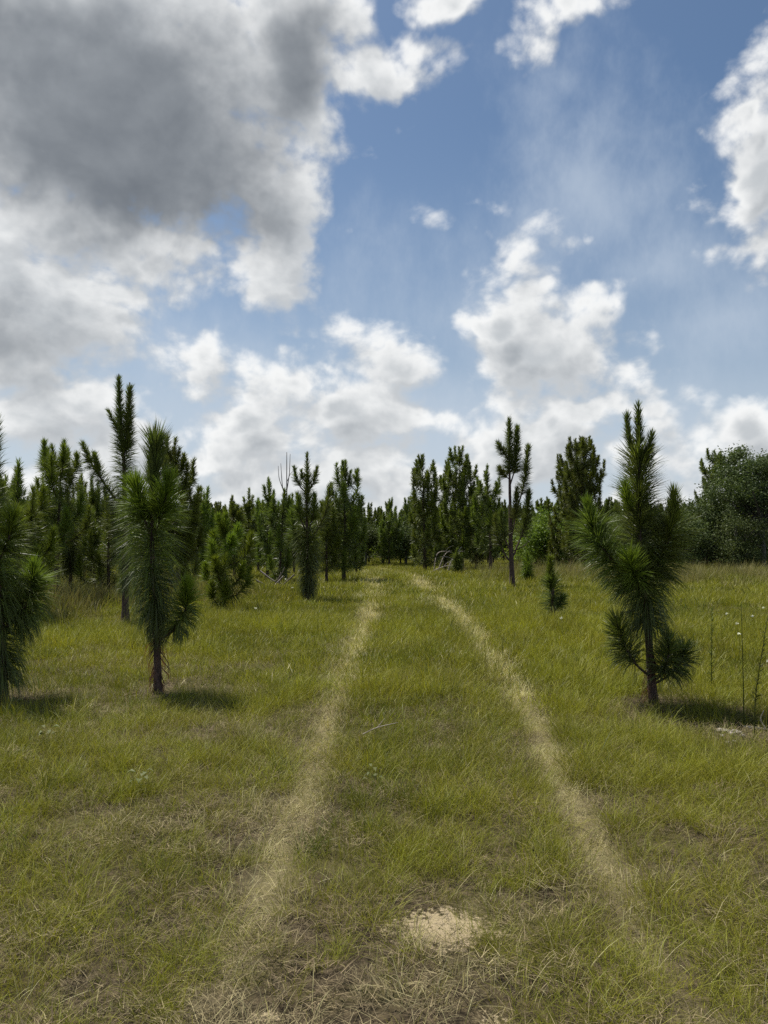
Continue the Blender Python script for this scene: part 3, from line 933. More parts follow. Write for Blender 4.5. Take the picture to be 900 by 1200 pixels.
# the lanky pine standing alone on the right
hero_pine((601, 688), 24.0, 'lanky pine with long bare trunk and tufted top standing alone', [
    ('trunk', [(601, 688, 0), (599, 650, 0), (598, 600, 0), (597, 545, 0), (597, 498, 0)], 0.085, 0.018),
    ('branch', [(598, 568, 0), (604, 545, 0), (606, 505, 0)], 0.025, 0.012),
    ('branch', [(598, 562, 0), (591, 557, 0), (586, 550, 0)], 0.020, 0.010),
    ('branch', [(597, 540, 0), (590, 530, 0), (584, 521, 0)], 0.020, 0.010),
    ('branch', [(599, 612, 0), (611, 580, 0.1), (616, 555, 0.1), (619, 528, 0.1)], 0.030, 0.012),
    ('branch', [(599, 632, 0), (604, 605, -0.2), (606, 580, -0.2)], 0.025, 0.012),
    ('branch', [(600, 655, 0), (612, 625, 0.1), (618, 600, 0.1), (620, 582, 0.1)], 0.030, 0.012),
    ('branch', [(600, 650, 0), (590, 628, -0.1), (587, 605, -0.1)], 0.028, 0.012),
    ('branch', [(600, 660, 0), (592, 650, 0.1), (583, 628, 0.1), (581, 612, 0.1)], 0.028, 0.012),
    ('branch', [(601, 646, 0), (612, 641, -0.2), (620, 634, -0.2)], 0.020, 0.008),
], [
    [([(597, 556, 0), (597, 520, 0), (597, 494, 0)], 1800, 0.34, 0.22, 65, 20, 0.15, 0.0, 0.05, 0.3)],
    [([(603, 555, 0), (605, 525, 0), (606, 503, 0)], 1800, 0.36, 0.22, 65, 20, 0.15, 0.0, 0.05, 0.3)],
    [([(594, 560, 0), (588, 553, 0), (586, 549, 0)], 576, 0.28, 0.18, 60, 22, 0.1, 0.0, 0.05, 0.3)],
    [([(593, 534, 0), (586, 524, 0), (584, 520, 0)], 576, 0.28, 0.18, 60, 22, 0.1, 0.0, 0.05, 0.3)],
    [([(612, 580, 0.1), (616, 553, 0.1), (619, 525, 0.1)], 1440, 0.34, 0.22, 65, 24, 0.15, 0.0, 0.05, 0.3)],
    [([(603, 608, -0.2), (605, 592, -0.2), (606, 574, -0.2)], 1080, 0.32, 0.20, 60, 22, 0.15, 0.0, 0.05, 0.35)],
    [([(611, 630, 0.1), (617, 605, 0.1), (620, 578, 0.1)], 1800, 0.40, 0.22, 70, 22, 0.3, 0.0, 0.05, 0.35)],
    [([(592, 632, -0.1), (588, 615, -0.1), (587, 600, -0.1)], 900, 0.32, 0.20, 60, 22, 0.2, 0.0, 0.1, 0.35)],
    [([(588, 640, 0.1), (583, 625, 0.1), (581, 606, 0.1)], 1080, 0.34, 0.22, 65, 22, 0.2, 0.0, 0.1, 0.35)],
], 28, 0.3)


# the tall pine behind the shaggy one
hero_pine((147, 722), 14.5, 'tall slim pine with twin topmost shoots rising behind the shaggy left pine', [
    ('trunk', [(147, 722, 0), (147, 660, 0), (146, 600, 0), (145, 540, 0), (142, 500, 0), (139, 438, 0)], 0.070, 0.010),
    ('branch', [(145, 535, 0), (149, 505, 0), (152, 448, 0)], 0.022, 0.010),
    ('branch', [(144, 515, 0), (134, 497, 0), (127, 480, 0)], 0.016, 0.008),
    ('branch', [(146, 600, 0), (126, 572, 0.1), (108, 545, 0.15), (97, 521, 0.15)], 0.028, 0.010),
    ('branch', [(118, 560, 0.12), (113, 545, 0.1), (111, 532, 0.1)], 0.016, 0.008),
    ('branch', [(146, 620, 0), (156, 600, 0), (160, 575, 0)], 0.022, 0.010),
    ('branch', [(146, 640, 0), (135, 615, 0.1), (131, 590, 0.1)], 0.022, 0.010),
], [
    [([(143, 530, 0), (141, 500, 0), (139, 447, 0)], 2000, 0.25, 0.15, 55, 22, 0.05, 0.0, 0.1, 0.4)],
    [([(148, 530, 0), (150, 500, 0), (152, 457, 0)], 2000, 0.27, 0.16, 55, 22, 0.05, 0.0, 0.1, 0.4)],
    [([(138, 505, 0), (132, 492, 0), (127, 482, 0)], 420, 0.13, 0.11, 45, 24, 0.0, 0.0, 0.2, 0.5)],
    [([(146, 612, 0), (146, 570, 0), (145, 525, 0)], 2000, 0.32, 0.30, 95, 55, 0.5, 0.15, 0.0, 0.3)],
    [([(140, 592, 0.02), (122, 566, 0.1), (105, 540, 0.15)], 1000, 0.26, 0.24, 80, 55, 0.4, 0.15, 0.1, 0.3),
     ([(107, 544, 0.15), (101, 530, 0.15), (97, 521, 0.15)], 600, 0.17, 0.13, 48, 24, 0.0, 0.0, 0.3, 0.6)],
    [([(116, 556, 0.12), (113, 545, 0.1), (111, 533, 0.1)], 600, 0.17, 0.13, 50, 24, 0.0, 0.0, 0.3, 0.6)],
    [([(148, 615, 0), (157, 597, 0), (160, 578, 0)], 700, 0.24, 0.16, 60, 24, 0.1, 0.0, 0.3, 0.7)],
    [([(142, 630, 0.05), (134, 612, 0.1), (131, 592, 0.1)], 800, 0.30, 0.18, 70, 24, 0.2, 0.0, 0.1, 0.5)],
    [([(147, 690, 0), (147, 650, 0), (146, 610, 0)], 1200, 0.30, 0.32, 120, 90, 0.8, 0.5, 0.0, 0.2)],
], 17, 0.3)


def pine_geo(h, hb, spread, seed, d, dens=1.0, old=0.34, young=0.22, gap=0.6, whorl=(3, 5), leaders=3, brush=1.0, tone=(0.1, 0.5), up=1.0, cand=0.45):
    """a whole pine at its own origin -> (trunk Geo, [branch Geo], [needle Geo])"""
    r = np.random.default_rng(seed)
    w = max(0.0055, 0.00062 * d)
    k = 0.0045 / w
    wood, limbs, tufts = Geo(), [], []
    lean = r.normal(size=2) * 0.03 * h
    tr = np.array([[lean[0] * t ** 1.5 + 0.03 * r.normal() * t, lean[1] * t ** 1.5 + 0.03 * r.normal() * t, h * t] for t in np.linspace(0, 0.94, 7)])
    tr[0] = (0, 0, -0.08)
    tube(wood, tr, 0.014 * h + 0.012, 0.008, 7, 18, 0.05, 0.01, r)
    curve = resample(tr, 60)
    onz = lambda z: np.array([np.interp(z, curve[:, 2], curve[:, 0]), np.interp(z, curve[:, 2], curve[:, 1]), z])
    # brush round the stem itself
    z0, z1 = max(hb * 0.9, 0.25), h * 0.80
    g = Geo()
    stem = [onz(z) for z in np.linspace(z0, z1, 6)]
    shoot(g, stem, 1500 * k * dens * brush * (z1 - z0) / 2, old * 1.1, old * 0.9, 95, 50, 0.5, 0.1, w, tone[0], tone[0] + 0.2, r)
    # leader and its side candles
    top = onz(h * 0.94); top[2] = h
    shoot(g, [onz(h - 0.75 * cand / 0.45), onz(h * 0.94), top], 800 * k * dens, young * 1.1, young * 0.7, 48, 22, 0.0, 0.0, w, tone[0] + 0.1, tone[1], r)
    tufts.append(g)
    for q in range(leaders):
        a = r.random() * 6.283; z = h - (0.45 + 0.5 * r.random()) * (cand / 0.45)
        s = onz(z); o = np.array([math.cos(a), math.sin(a), 0])
        e1 = s + o * 0.14 + [0, 0, 0.16]; e2 = s + o * (0.18 + 0.05 * r.random()) + [0, 0, cand * (0.8 + 0.5 * r.random())]
        g = Geo(); shoot(g, [s, e1, e2], 620 * k * dens, young * 1.05, young * 0.7, 46, 22, 0, 0, w, tone[0] + 0.1, tone[1], r)
        tufts.append(g)
        lb = Geo(); tube(lb, [s, e1, e2], 0.011, 0.005, 5, 6, 0.0, 0.0, r); limbs.append(lb)
    z = hb; a0 = r.random() * 6.283
    while z < h - 0.85 * (cand / 0.45):
        rel = (z - hb) / max(h - hb, 0.1)
        nb = r.integers(whorl[0], whorl[1] + 1)
        a0 += 1.1
        for b in range(nb):
            a = a0 + 6.283 * b / nb + r.normal() * 0.3
            ln = spread * (0.30 + 0.70 * (1 - rel) ** 0.75) * (0.60 + 0.55 * r.random())
            if rel < 0.12:
                ln *= 0.75
            o = np.array([math.cos(a), math.sin(a), 0])
            s = onz(z + r.normal() * 0.06)
            e1 = s + o * ln * 0.55 + [0, 0, ln * 0.22 * up]
            e2 = s + o * ln * 0.92 + [0, 0, ln * 0.60 * up + 0.05]
            e3 = s + o * ln * 1.0 + [0, 0, ln * 0.72 * up + cand * (0.6 + 0.7 * r.random())]
            lb = Geo(); tube(lb, [s, e1, e2, e3], 0.006 + 0.011 * ln, 0.005, 5, 8, 0.0, 0.0, r); limbs.append(lb)
            g = Geo()
            tb = tone[0] + 0.4 * r.random() ** 1.5
            shoot(g, [s * 0.65 + e1 * 0.35, e1, e2], 560 * k * dens * (0.35 + ln), old, old * 0.9, 80, 48, 0.30, 0.1, w, tb, tb + 0.15, r)
            shoot(g, [e2 * 0.7 + e1 * 0.3, e2, e3], 760 * k * dens, young * 1.2, young * 0.75, 50, 24, 0.05, 0.0, w, tb + 0.15, tone[1] + 0.2 * r.random(), r)
            # side twigs on long limbs
            if ln > 0.6:
                for q in range(1 + int(ln > 1.0)):
                    t = 0.45 + 0.4 * r.random()
                    m = s * (1 - t) + e2 * t
                    sd_ = np.cross(o, [0, 0, 1]) * (1 if r.random() < 0.5 else -1)
                    m1 = m + (o * 0.4 + sd_) * ln * 0.20 + [0, 0, 0.10]
                    m2 = m1 + sd_ * 0.05 + [0, 0, cand * (0.6 + 0.6 * r.random())]
                    shoot(g, [m, m1, m2], 460 * k * dens, old * 0.9, young * 0.75, 75, 16, 0.2, 0.0, w, tb, tone[1], r)
            tufts.append(g)
        z += gap * (0.75 + 0.5 * r.random()) * (1 if h < 4.5 else 1.2)
    return wood, limbs, tufts


def join(gs):
    out = Geo()
    for g in gs:
        out.V += g.V; out.tone += g.tone
        out.Q += [q + out.n for q in g.Q]; out.T += [q + out.n for q in g.T]
        out.n += g.n
    return out


def pine(px, d, top_py, label, group=None, detail=False, x=None, name='longleaf_pine', dead=False, **kw):
    b = ground_at(px, d)
    h = float(at(px, top_py, d)[2] - b[2])
    seed = kw.pop('seed')
    wood, limbs, tufts = pine_geo(h, kw.pop('hb', 0.3) * h, kw.pop('spread', 0.22) * h, seed, d, **kw)
    root = thing(name, b, label, 'pine tree', group)
    BARE.append((b[0], b[1], 0.35))
    if detail:
        link('trunk', wood.mesh('trunk', M_PINEBARK, True), root)
        for g in limbs:
            link('branch', g.mesh('branch', M_PINEBARK, True), root)
        for g in tufts:
            link('needle_tuft', g.mesh('needle_tuft', M_NEEDLE), root)
    else:
        link('trunk', join([wood] + limbs).mesh('trunk', M_PINEBARK, True), root)
        link('crown', join(tufts).mesh('crown', M_NEEDLE), root)
    return root


MID = 'pines standing along the edges of the meadow'
# --- left of the track
pine(84, 20.5, 575, 'dark narrow column-shaped pine with bare foot on the left', MID, True, seed=22, hb=0.25, spread=0.07, brush=3.2, old=0.36, leaders=2, whorl=(1, 2), tone=(0.0, 0.35))
pine(263, 17.0, 604, 'low rounded bushy pine with light green needles beside the dead sticks', MID, True, seed=23, hb=0.12, spread=0.33, gap=0.40, whorl=(3, 4), tone=(0.4, 0.95), up=0.9, brush=0.5, cand=0.28, old=0.26)
pine(403, 27.0, 542, 'slender pine with upturned side shoots where the left rut bends', MID, False, seed=25, hb=0.10, spread=0.20, brush=1.3, leaders=3, gap=0.6, whorl=(2, 4))
pine(210, 22.5, 515, 'tall full pine with dense short shoots between the low bush and tall slim pine', MID, False, seed=26, hb=0.2, spread=0.20, leaders=5, dens=1.2, gap=0.5)
pine(66, 18.5, 519, 'open pine with long arms and pale bottle-brush tips at the left', MID, True, seed=27, hb=0.35, spread=0.24, leaders=3, gap=0.6, whorl=(2, 4), old=0.34, tone=(0.2, 0.7))
pine(24, 15.5, 543, 'shaggy pine with light green tips close behind the low-branched left pine', MID, True, seed=28, hb=0.2, spread=0.28, leaders=2, gap=0.5, whorl=(3, 4), old=0.36, tone=(0.25, 0.8))
LEFT = [(108, 23.0, 560, 31, 0.22, 0.25), (45, 23.5, 556, 32, 0.24, 0.2), (5, 21.0, 560, 33, 0.24, 0.2), (128, 19.0, 585, 34, 0.25, 0.15),
        (238, 26.0, 574, 35, 0.16, 0.2), (186, 27.0, 560, 36, 0.2, 0.2), (160, 31.0, 575, 37, 0.2, 0.2), (90, 30.0, 556, 38, 0.2, 0.2),
        (-25, 24.0, 530, 39, 0.22, 0.2), (-60, 19.0, 520, 40, 0.22, 0.2), (20, 31.0, 570, 81, 0.2, 0.2), (60, 34.0, 575, 82, 0.2, 0.2), (220, 33.0, 585, 83, 0.2, 0.2), (130, 36.0, 580, 84, 0.2, 0.2),
        (40, 19.5, 590, 85, 0.26, 0.15), (112, 20.5, 600, 86, 0.28, 0.12), (70, 22.0, 572, 87, 0.26, 0.15), (-8, 19.0, 590, 88, 0.28, 0.12),
        (215, 24.0, 600, 89, 0.26, 0.12), (230, 28.0, 592, 94, 0.24, 0.12), (170, 22.0, 590, 95, 0.26, 0.12), (100, 26.0, 575, 96, 0.24, 0.15)]
for px, d, ty, sd_, sp, hb in LEFT:
    u = (sd_ * 0.618) % 1.0
    lab = ('tall ' if ty < 572 else 'short ') + ('light-tipped' if u > 0.5 else 'dark green') + (' pine at the front' if d < 23.6 else ' pine standing well back') + ' of the crowded left stand'
    pine(px, d, ty, lab, 'pines of the crowded left stand', False, seed=sd_, spread=sp * (0.85 + 0.35 * u), hb=hb, leaders=2 + sd_ % 3, gap=0.65 + 0.35 * u,
         whorl=(2, 3 + sd_ % 2), old=0.30 + 0.1 * u, tone=(0.05 + 0.3 * u, 0.55 + 0.5 * u), cand=0.42 + 0.2 * ((sd_ * 0.37) % 1.0), up=0.75 + 0.5 * ((sd_ * 0.77) % 1.0), dens=0.85)
ROW = [(275, 29.0, 582, 41, 0.17), (291, 30.0, 574, 42, 0.17), (314, 28.0, 561, 43, 0.15), (328, 25.0, 575, 44, 0.17), (345, 32.0, 580, 45, 0.18),
       (383, 26.5, 585, 46, 0.18), (418, 33.0, 590, 47, 0.14), (303, 34.0, 585, 48, 0.17), (255, 33.0, 590, 49, 0.17), (372, 36.0, 592, 50, 0.17)]
for px, d, ty, sd_, sp in ROW:
    u = (sd_ * 0.618) % 1.0
    lab = ('taller' if ty < 582 else 'lower') + (' lighter green' if u > 0.55 else ' dark green') + ' narrow pine ' + ('in front' if d < 30.5 else 'at the back') + ' of the row beyond the left rut'
    pine(px, d, ty, lab, 'pines of the row beyond the left rut', False, seed=sd_, spread=sp * (0.8 + 0.5 * u), hb=0.10 + 0.12 * u, leaders=1 + sd_ % 4, gap=0.55 + 0.35 * u,
         whorl=(2, 3 + sd_ % 2), brush=0.8 + u, cand=0.4 + 0.25 * ((sd_ * 0.37) % 1.0), tone=(0.05 + 0.25 * u, 0.4 + 0.4 * u), up=0.8 + 0.5 * ((sd_ * 0.77) % 1.0))
# --- right of the track
pine(498, 35.0, 535, 'pine with forked raised arms at the bend of the right rut', MID, False, seed=62, hb=0.08, spread=0.20, leaders=4, gap=0.55)
pine(521, 37.0, 540, 'narrow pine between the fork-armed pine and the fullest pine of the clump', MID, False, seed=63, hb=0.12, spread=0.16, leaders=3, gap=0.55)
pine(541, 36.0, 525, 'tallest and fullest pine of the clump behind the pale sticks', MID, False, seed=64, hb=0.15, spread=0.20, leaders=5, gap=0.5, dens=1.2)
pine(575, 33.0, 546, 'pine at the end of the clump next to the lanky pine', MID, False, seed=65, hb=0.2, spread=0.18, leaders=2, gap=0.6)
pine(558, 38.0, 565, 'short dark pine tucked into the clump behind the pale sticks', MID, False, seed=66, hb=0.15, spread=0.2, leaders=2, gap=0.55)
pine(684, 36.0, 513, 'broad many-topped pine behind the leaning right pine', MID, False, seed=67, hb=0.08, spread=0.25, leaders=6, gap=0.48, dens=1.2, tone=(0.05, 0.3))
pine(667, 38.0, 540, 'smaller many-tipped pine leaning on the broad many-topped pine', MID, False, seed=68, hb=0.1, spread=0.26, leaders=5, gap=0.48, tone=(0.05, 0.3))
pine(844, 47.0, 530, 'rounded pine crown showing above the shrubs beside the oak', MID, False, seed=69, hb=0.3, spread=0.26, leaders=5, gap=0.48, dens=1.3, tone=(0.15, 0.45))
pine(456, 46.0, 586, 'small spire-shaped pine closing the far end of the track', MID, False, seed=70, hb=0.15, spread=0.20, leaders=3, gap=0.55)
pine(535, 31.0, 645, 'small pine sapling in front of the clump behind pale sticks', MID, False, seed=71, hb=0.15, spread=0.10, leaders=1, gap=0.55, brush=2)
pine(618, 27.0, 648, 'small green pine sapling beside the lanky pine', MID, False, seed=72, hb=0.15, spread=0.09, leaders=1, gap=0.55, brush=2.5, tone=(0.4, 0.8))

# --- the wood beyond: four pines of different build, repeated
PROTO = []
for k in range(5):
    wood, limbs, tufts = pine_geo(4.2, 0.7, 1.05, 90 + k, 55.0, 1.3, leaders=4, gap=0.5, tone=(0.1, 0.4))
    PROTO.append((join([wood] + limbs).mesh('trunk', M_PINEBARK, True), join(tufts).mesh('crown', M_NEEDLE)))
rw = np.random.default_rng(5)
FAR = []
for k in range(96):
    px = -60 + 1020 * (k + rw.random()) / 96
    d = 46 + 16 * rw.random()
    if px > 640:
        d += 6
    FAR.append((px, d, 582 + 20 * rw.random()))
for px, d, ty in FAR:
    b = ground_at(px, d)
    h = float(at(px, ty, d)[2] - b[2])
    where = 'behind the crowded left stand' if px < 250 else 'beyond the far end of the track' if px < 480 else 'behind the clump with pale sticks' if px < 640 else 'behind the broad-leaved bushes and oak'
    o = thing('pine_tree', b, 'distant dark pine in the wood ' + where, 'pine tree', 'distant pines of the wood beyond the meadow', rw.random() * 6.28)
    s = h / 4.2
    o.scale = (s * (0.9 + 0.3 * rw.random()),) * 2 + (s,)
    tm, cm = PROTO[rw.integers(0, 5)]
    link('trunk', tm, o); link('crown', cm, o)


# ------------------------------------------------------------------ broad-leaved trees and bushes
def leaves(g, C, n, sig, size, tone, r):
    """leaf-sized faces scattered round clump centres C"""
    P = np.repeat(C, n, 0) + r.normal(size=(len(C) * n, 3)) * np.array(sig)
    m = len(P)
    U = unit(r.normal(size=(m, 3))); U[:, 2] *= 0.5; U = unit(U)
    S = unit(np.cross(U, unit(r.normal(size=(m, 3)))))
    L = size * (0.6 + 0.8 * r.random(m))[:, None]
    V = np.stack([P, P + U * L * 0.5 + S * L * 0.30, P + U * L, P + U * L * 0.5 - S * L * 0.30], 1).reshape(-1, 3)
    t = np.repeat(np.clip(np.repeat(tone, n) + r.normal(size=m) * 0.2, 0, 1), 4)
    g.add(V, np.arange(m)[:, None] * 4 + np.array([[0, 1, 2, 3]]), None, t)


def broadleaf(name, px, d, top_py, width, label, seed, mat, group=None, clumps=90, n=110, leaf=0.11, trunk_h=0.15, cat='tree', bark=None):
    r = np.random.default_rng(seed)
    b = ground_at(px, d)
    h = float(at(px, top_py, d)[2] - b[2])
    root = thing(name, b, label, cat, group)
    # clump centres through an uneven crown
    lob = [(r.normal() * width * 0.22, r.normal() * width * 0.22, h * (trunk_h + (1 - trunk_h) * (0.25 + 0.5 * r.random())), width * (0.26 + 0.16 * r.random())) for _ in range(7)]
    lob.append((0, 0, h * 0.68, width * 0.30))
    C = []
    while len(C) < clumps:
        x0, y0, z0, rr = lob[r.integers(0, len(lob))]
        v = unit(r.normal(size=3)) * rr * (0.55 + 0.45 * r.random() ** 0.5)
        p = np.array([x0 + v[0], y0 + v[1], z0 + v[2] * 1.05])
        if h * trunk_h * 0.6 < p[2] < h * 0.97:
            C.append(p)
    C = np.array(C)
    C[np.argmax(C[:, 2]), 2] = h * 0.97
    wood = Geo()
    tube(wood, [(0, 0, -0.1), (0.05, 0, h * 0.25), (-0.05, 0.05, h * 0.5), (0.05, 0, h * 0.75)], 0.02 * h + 0.02, 0.03, 8, 14, 0.05, 0.04, r)
    for c in C[::3]:
        s = np.array([0, 0, min(c[2] * 0.6, h * 0.6)])
        tube(wood, [s, s * 0.5 + c * 0.5 + [0, 0, -0.1], c], 0.008 * h, 0.008, 5, 7, 0, 0, r)
    link('trunk', wood.mesh('trunk', bark or M_OAKBARK, True), root)
    g = Geo()
    tone = np.clip(r.random(len(C)) * 0.7 + 0.15, 0, 1)
    leaves(g, C, n, (0.26, 0.26, 0.19), leaf, tone, r)
    link('crown', g.mesh('crown', mat), root)
    return root


broadleaf('oak_tree', 893, 43.0, 524, 4.6, 'large dark green oak beyond the right side of the meadow', 101, M_LEAF, clumps=230, n=120, leaf=0.12, trunk_h=0.10)
broadleaf('oak_tree', 945, 46.0, 520, 5.0, 'dark oak crowding the far side of the large right oak', 102, M_LEAF, clumps=180, n=110, leaf=0.12, trunk_h=0.10)
broadleaf('leafy_bush', 826, 44.0, 578, 3.2, 'grey green bush below the rounded pine crown', 103, M_LEAF, None, 120, 110, 0.11, 0.05, 'bush')
broadleaf('leafy_bush', 862, 41.0, 600, 2.6, 'dark low bush at the foot of the large oak', 104, M_LEAF, None, 90, 110, 0.10, 0.05, 'bush')
broadleaf('leafy_bush', 795, 50.0, 585, 2.8, 'green bush behind the right arm of the leaning pine', 105, M_LEAF, None, 90, 110, 0.11, 0.05, 'bush')
broadleaf('leafy_bush', 812, 42.0, 602, 2.6, 'mid green bush left of the grey green bush below the rounded pine', 111, M_LEAF, None, 80, 110, 0.11, 0.05, 'bush')
broadleaf('leafy_bush', 735, 46.0, 606, 3.0, 'mid green bush seen through the leaning pine', 112, M_LEAF, None, 80, 110, 0.11, 0.05, 'bush')
broadleaf('leafy_bush', 640, 40.0, 598, 2.6, 'bright yellow green bush between the lanky and the broad pine', 106, M_LEAFY, None, 110, 110, 0.11, 0.05, 'bush')
broadleaf('leafy_bush', 622, 44.0, 608, 2.4, 'yellow green bush half hidden behind the lanky pine', 107, M_LEAFY, None, 80, 110, 0.11, 0.05, 'bush')
broadleaf('leafy_bush', 448, 49.0, 612, 2.2, 'light green bush among the pines closing the track', 108, M_LEAFY, None, 60, 100, 0.11, 0.1, 'bush')
broadleaf('leafy_bush', 428, 47.0, 610, 2.0, 'olive green bush where the ruts leave the meadow', 109, M_LEAF, None, 60, 100, 0.11, 0.1, 'bush')
broadleaf('leafy_bush', 475, 47.0, 606, 2.2, 'mid green bush behind the fork-armed pine', 110, M_LEAF, None, 60, 100, 0.11, 0.1, 'bush')

# undergrowth and far trees that read as one dark mass
g = Geo()
ru = np.random.default_rng(77)
C = []
for k in range(900):
    px = -120 + 1140 * ru.random()
    d = 58 + 14 * ru.random()
    b = ground_at(px, d)
    C.append([b[0], d, b[2] + 2.3 * ru.random() ** 1.2])
for k in range(420):                                                 # thicket right of the track and behind the left stand
    px = 620 + 300 * ru.random() if k % 2 else -60 + 420 * ru.random()
    d = 43 + 10 * ru.random()
    b = ground_at(px, d)
    C.append([b[0], d, b[2] + 1.5 * ru.random() ** 1.3])
C = np.array(C)
leaves(g, C, 60, (0.5, 0.5, 0.35), 0.20, ru.random(len(C)) * 0.6, ru)
link('undergrowth', g.mesh('undergrowth', M_LEAF), kind='stuff', label='dark thicket of undergrowth beneath the far trees', category='undergrowth')


# ------------------------------------------------------------------ dead wood, weeds, stones
def stick(parts, mat, label, cat, name, base, group=None):
    root = thing(name, base, label, cat, group)
    r = np.random.default_rng(len(label))
    for pn, path, r0, r1 in parts:
        gg = Geo()
        tube(gg, np.array(path, float), r0, r1, 6, max(6, 4 * len(path)), 0.04, 0, r)
        link(pn, gg.mesh(pn, mat, True), root)
    return root


d = 27.5
b = ground_at(335, d)
L = lambda *q: [at(x, y, d + z) - b for x, y, z in q]
P0 = L((336, 672, 0), (336, 620, 0), (336, 580, 0), (336, 530, 0)); P0[0] = np.array([0, 0, -0.1])
stick([('trunk', P0, 0.05, 0.012),
       ('branch', L((335, 585, 0), (331, 570, 0), (329, 543, 0)), 0.022, 0.009),
       ('branch', L((336, 575, 0), (339, 555, 0), (340, 532, 0)), 0.022, 0.009),
       ('branch', L((331, 572, 0), (327, 560, 0), (326, 546, 0)), 0.016, 0.008),
       ('branch', L((336, 565, 0), (340, 556, 0), (343, 552, 0)), 0.014, 0.007)],
      M_DEADWOOD, 'leafless dead snag with bare forked twigs against the sky', 'dead tree', 'dead_tree', b)

d = 33.0
for k, (q, rr) in enumerate([(((524, 668, 0), (530, 655, .1), (540, 646, .3)), 0.05), (((512, 666, .2), (520, 652, .2), (527, 645, .2)), 0.035),
                             (((508, 660, 0), (512, 650, 0), (522, 646, .3), (530, 648, .5)), 0.03), (((532, 664, .3), (534, 652, .4), (541, 641, .4)), 0.04),
                             (((500, 668, -.3), (520, 664, -.3), (545, 661, 0)), 0.03), (((545, 666, .3), (530, 655, .4), (516, 652, .6)), 0.03)]):
    b = at(*q[0][:2], d + q[0][2]); b[2] = float(hills(b[0], b[1]))
    pts = [at(x, y, d + z) - b for x, y, z in q]; pts[0][2] = 0.0
    mid = pts[len(pts) // 2]
    stick([('stem', pts, rr, rr * 0.35), ('side_twig', [mid, mid + np.array([0.15, -0.1, 0.18]), mid + np.array([0.35, -0.15, 0.25])], rr * 0.4, rr * 0.15)],
          M_PALEWOOD, 'pale fallen branch leaning in the heap before the right clump of pines', 'branch', 'fallen_branch', b, 'fallen branches in a heap')

for k, (q, rr) in enumerate([(((300, 665, 0), (318, 672, 0), (332, 660, .3)), 0.035), (((305, 650, .2), (322, 662, 0), (340, 668, 0)), 0.03), (((345, 655, 0), (330, 668, .2)), 0.03)]):
    d = 24.0
    b = at(*q[0][:2], d + q[0][2]); b[2] = float(hills(b[0], b[1]))
    pts = [at(x, y, d + z) - b for x, y, z in q]
    low = min(p[2] for p in pts)
    for p in pts:
        p[2] -= low - 0.02
    mid = pts[len(pts) // 2]
    stick([('stem', pts, rr, rr * 0.4), ('side_twig', [mid, mid + np.array([0.2, 0, 0.2]), mid + np.array([0.3, 0.1, 0.45])], rr * 0.4, rr * 0.15)],
          M_DEADWOOD, 'dead grey brown branch lying in dry grass beside the low bushy pine', 'branch', 'fallen_branch', b, 'dead branches beside the low bushy pine')


def weed(px, py, d, top, label, seed, group=None, leafy=True, spread=0.05):
    """tall thin stem with short leaves up its length"""
    r = np.random.default_rng(seed)
    b = ground_at(px, d)
    h = float(at(px, top, d)[2] - b[2])
    root = thing('tall_weed', b, label, 'weed', group)
    ln = r.normal(size=2) * spread
    path = np.array([[0, 0, -0.03], [ln[0] * 0.2, ln[1] * 0.2, h * 0.4], [ln[0], ln[1], h]])
    gg = Geo(); tube(gg, path, 0.006, 0.002, 5, 8, 0, 0, r)
    link('stem', gg.mesh('stem', M_WEED, True), root)
    if leafy:
        gl = Geo()
        shoot(gl, [path[0] * 0.6 + path[1] * 0.4, path[1], path[2]], 130, 0.07, 0.03, 55, 35, 0.2, 0, 0.006, 0.2, 0.7, r)
        link('leaves', gl.mesh('leaves', M_WEED), root)
    return root


WG = 'tall weeds by the bare bank'
weed(879, 870, 6.15, 722, 'leafy feathery weed stem, tallest above the bare sandy bank', 201, WG, True, 0.06)
weed(893, 850, 6.5, 735, 'thin leaning weed stem behind the feathery weed', 202, WG, False, 0.12)
weed(868, 845, 6.8, 705, 'thin bare weed stem rising beside the feathery weed', 203, WG, False, 0.02)
weed(831, 800, 8.0, 712, 'slim upright weed between leaning pine and feathery weed', 204, WG, True, 0.02)
weed(905, 720, 14.0, 660, 'green weed clump at the right end of the meadow', 205, WG, True, 0.05)
weed(588, 760, 10.0, 745, 'short dark weed stem on the grass strip inside the right rut', 206, WG, False, 0.02)

M_WEEDPALE = leaf_mat('pale_weed', (0.085, 0.10, 0.035), (0.15, 0.17, 0.065), 0.25, 0.6, 0.3)
# broad-leaved weeds in the turf
for k, (px, d, s) in enumerate([(168, 4.85, 1.0), (437, 5.05, 0.8), (60, 5.8, 0.9), (20, 7.0, 1.0)]):
    r = np.random.default_rng(300 + k)
    b = ground_at(px, d)
    root = thing('broadleaf_weed', b, 'low broad-leaved weed with pale rounded leaves in the turf', 'weed', 'broad-leaved weeds in the turf', r.random() * 6)
    for q in range(7):
        a = 6.283 * q / 7 + r.normal() * 0.3
        o = np.array([math.cos(a), math.sin(a), 0]); sd_ = np.array([-math.sin(a), math.cos(a), 0])
        L_ = 0.055 * s * (0.7 + 0.6 * r.random()); z0 = 0.05 + 0.09 * r.random()
        e = o * 0.03 + [0, 0, z0]
        V = [e * 0, e, e + o * L_ * 0.5 + sd_ * L_ * 0.32 + [0, 0, 0.015], e + o * L_ + [0, 0, -0.005], e + o * L_ * 0.5 - sd_ * L_ * 0.32 + [0, 0, 0.015],
             sd_ * 0.003]
        gg = Geo(); gg.add(np.array(V), [[1, 2, 3, 4]], [[0, 5, 1]], 0.6)
        link('leaf', gg.mesh('leaf', M_WEEDPALE), root)

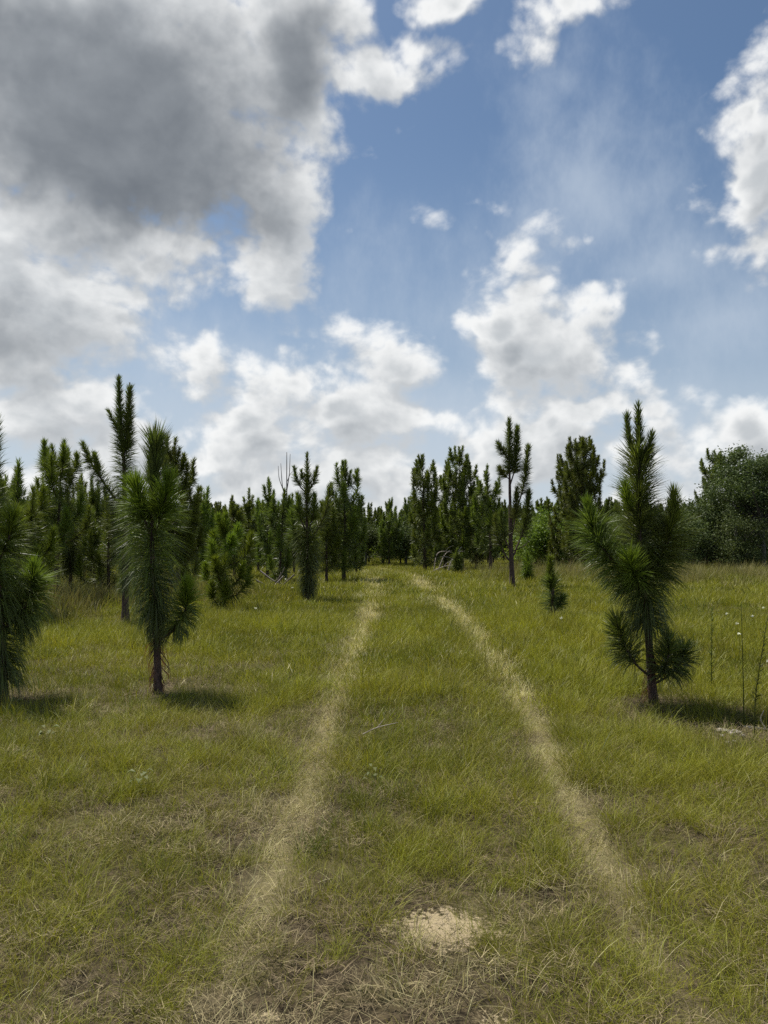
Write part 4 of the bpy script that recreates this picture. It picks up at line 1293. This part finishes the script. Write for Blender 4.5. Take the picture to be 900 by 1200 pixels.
# small white meadow flowers
r = np.random.default_rng(41)
for k, (px, py) in enumerate([(862, 748), (864, 760), (880, 735), (898, 790), (900, 800), (893, 722), (657, 738), (300, 730), (335, 690), (343, 697), (850, 735)]):
    d = 1387.0 / (py - 630.0) * 0.96
    b = ground_at(px, d)
    root = thing('wildflower', b, 'tiny white flower head on a thin stalk in the meadow grass', 'flower', 'white flowers dotted over the meadow')
    h = 0.24 + 0.1 * r.random()
    gg = Geo(); tube(gg, [(0, 0, -0.02), (0.01, 0, h * 0.5), (0.0, 0.01, h)], 0.003, 0.002, 5, 5, 0, 0, r)
    link('stalk', gg.mesh('stalk', M_WEED, True), root)
    gg = Geo()
    P = np.tile([[0, 0.01, h]], (26, 1)) + r.normal(size=(26, 3)) * [0.008, 0.008, 0.004]
    D = unit(r.normal(size=(26, 3)) + [0, 0, 0.7])
    needles(gg, P, D, np.full(26, 0.012 + 0.0008 * d), 0.006 + 0.0003 * d, 0.0, np.full(26, 0.5), r)
    link('bloom', gg.mesh('bloom', M_WHITE), root)

# pale stones on the bared bank
for k, (px, py, s) in enumerate([(840, 842, .030), (846, 843, .028), (851, 841, .022), (857, 844, .026), (853, 850, .022), (862, 846, .018), (866, 852, .016), (842, 853, .016), (856, 860, .015), (848, 861, .014)]):
    d = 1387.0 / (py - 630.0)
    b = ground_at(px, d)
    s *= 1.35
    V0 = unit(r.normal(size=(26, 3)))
    import bmesh
    bm = bmesh.new()
    for v in V0:
        bm.verts.new(v * np.array([1, 0.8, 0.6]) * s * (0.85 + 0.3 * r.random()))
    bmesh.ops.convex_hull(bm, input=bm.verts)
    me = bpy.data.meshes.new('stone'); bm.to_mesh(me); bm.free()
    me.materials.append(M_STONE)
    o = link('stone', me, label='small pale stone lying on the bared sandy bank', category='stone', group='pale stones on the bank')
    o.location = (float(b[0]), float(b[1]), float(b[2]) + s * 0.35)

# bleached stick along the bank
b = ground_at(868, 6.75)
stick([('stem', [(0, 0, 0.05), (0.15, -0.2, 0.07), (0.40, -0.55, 0.05)], 0.014, 0.008), ('side_twig', [(0.12, -0.16, 0.065), (0.10, -0.10, 0.14), (0.14, -0.08, 0.22)], 0.008, 0.003)],
      M_PALEWOOD, 'bleached stick lying along the bare bank under the feathery weed', 'stick', 'fallen_branch', b)
b = ground_at(425, 5.95)
stick([('stem', [(0, 0, 0.10), (0.12, 0.02, 0.15), (0.28, 0.05, 0.18)], 0.004, 0.002), ('side_twig', [(0.12, 0.02, 0.15), (0.16, 0.06, 0.19), (0.18, 0.08, 0.21)], 0.003, 0.001)],
      M_PALEWOOD, 'thin pale dry twig caught in the grass right of the left rut', 'twig', 'fallen_branch', b)

build_grass()
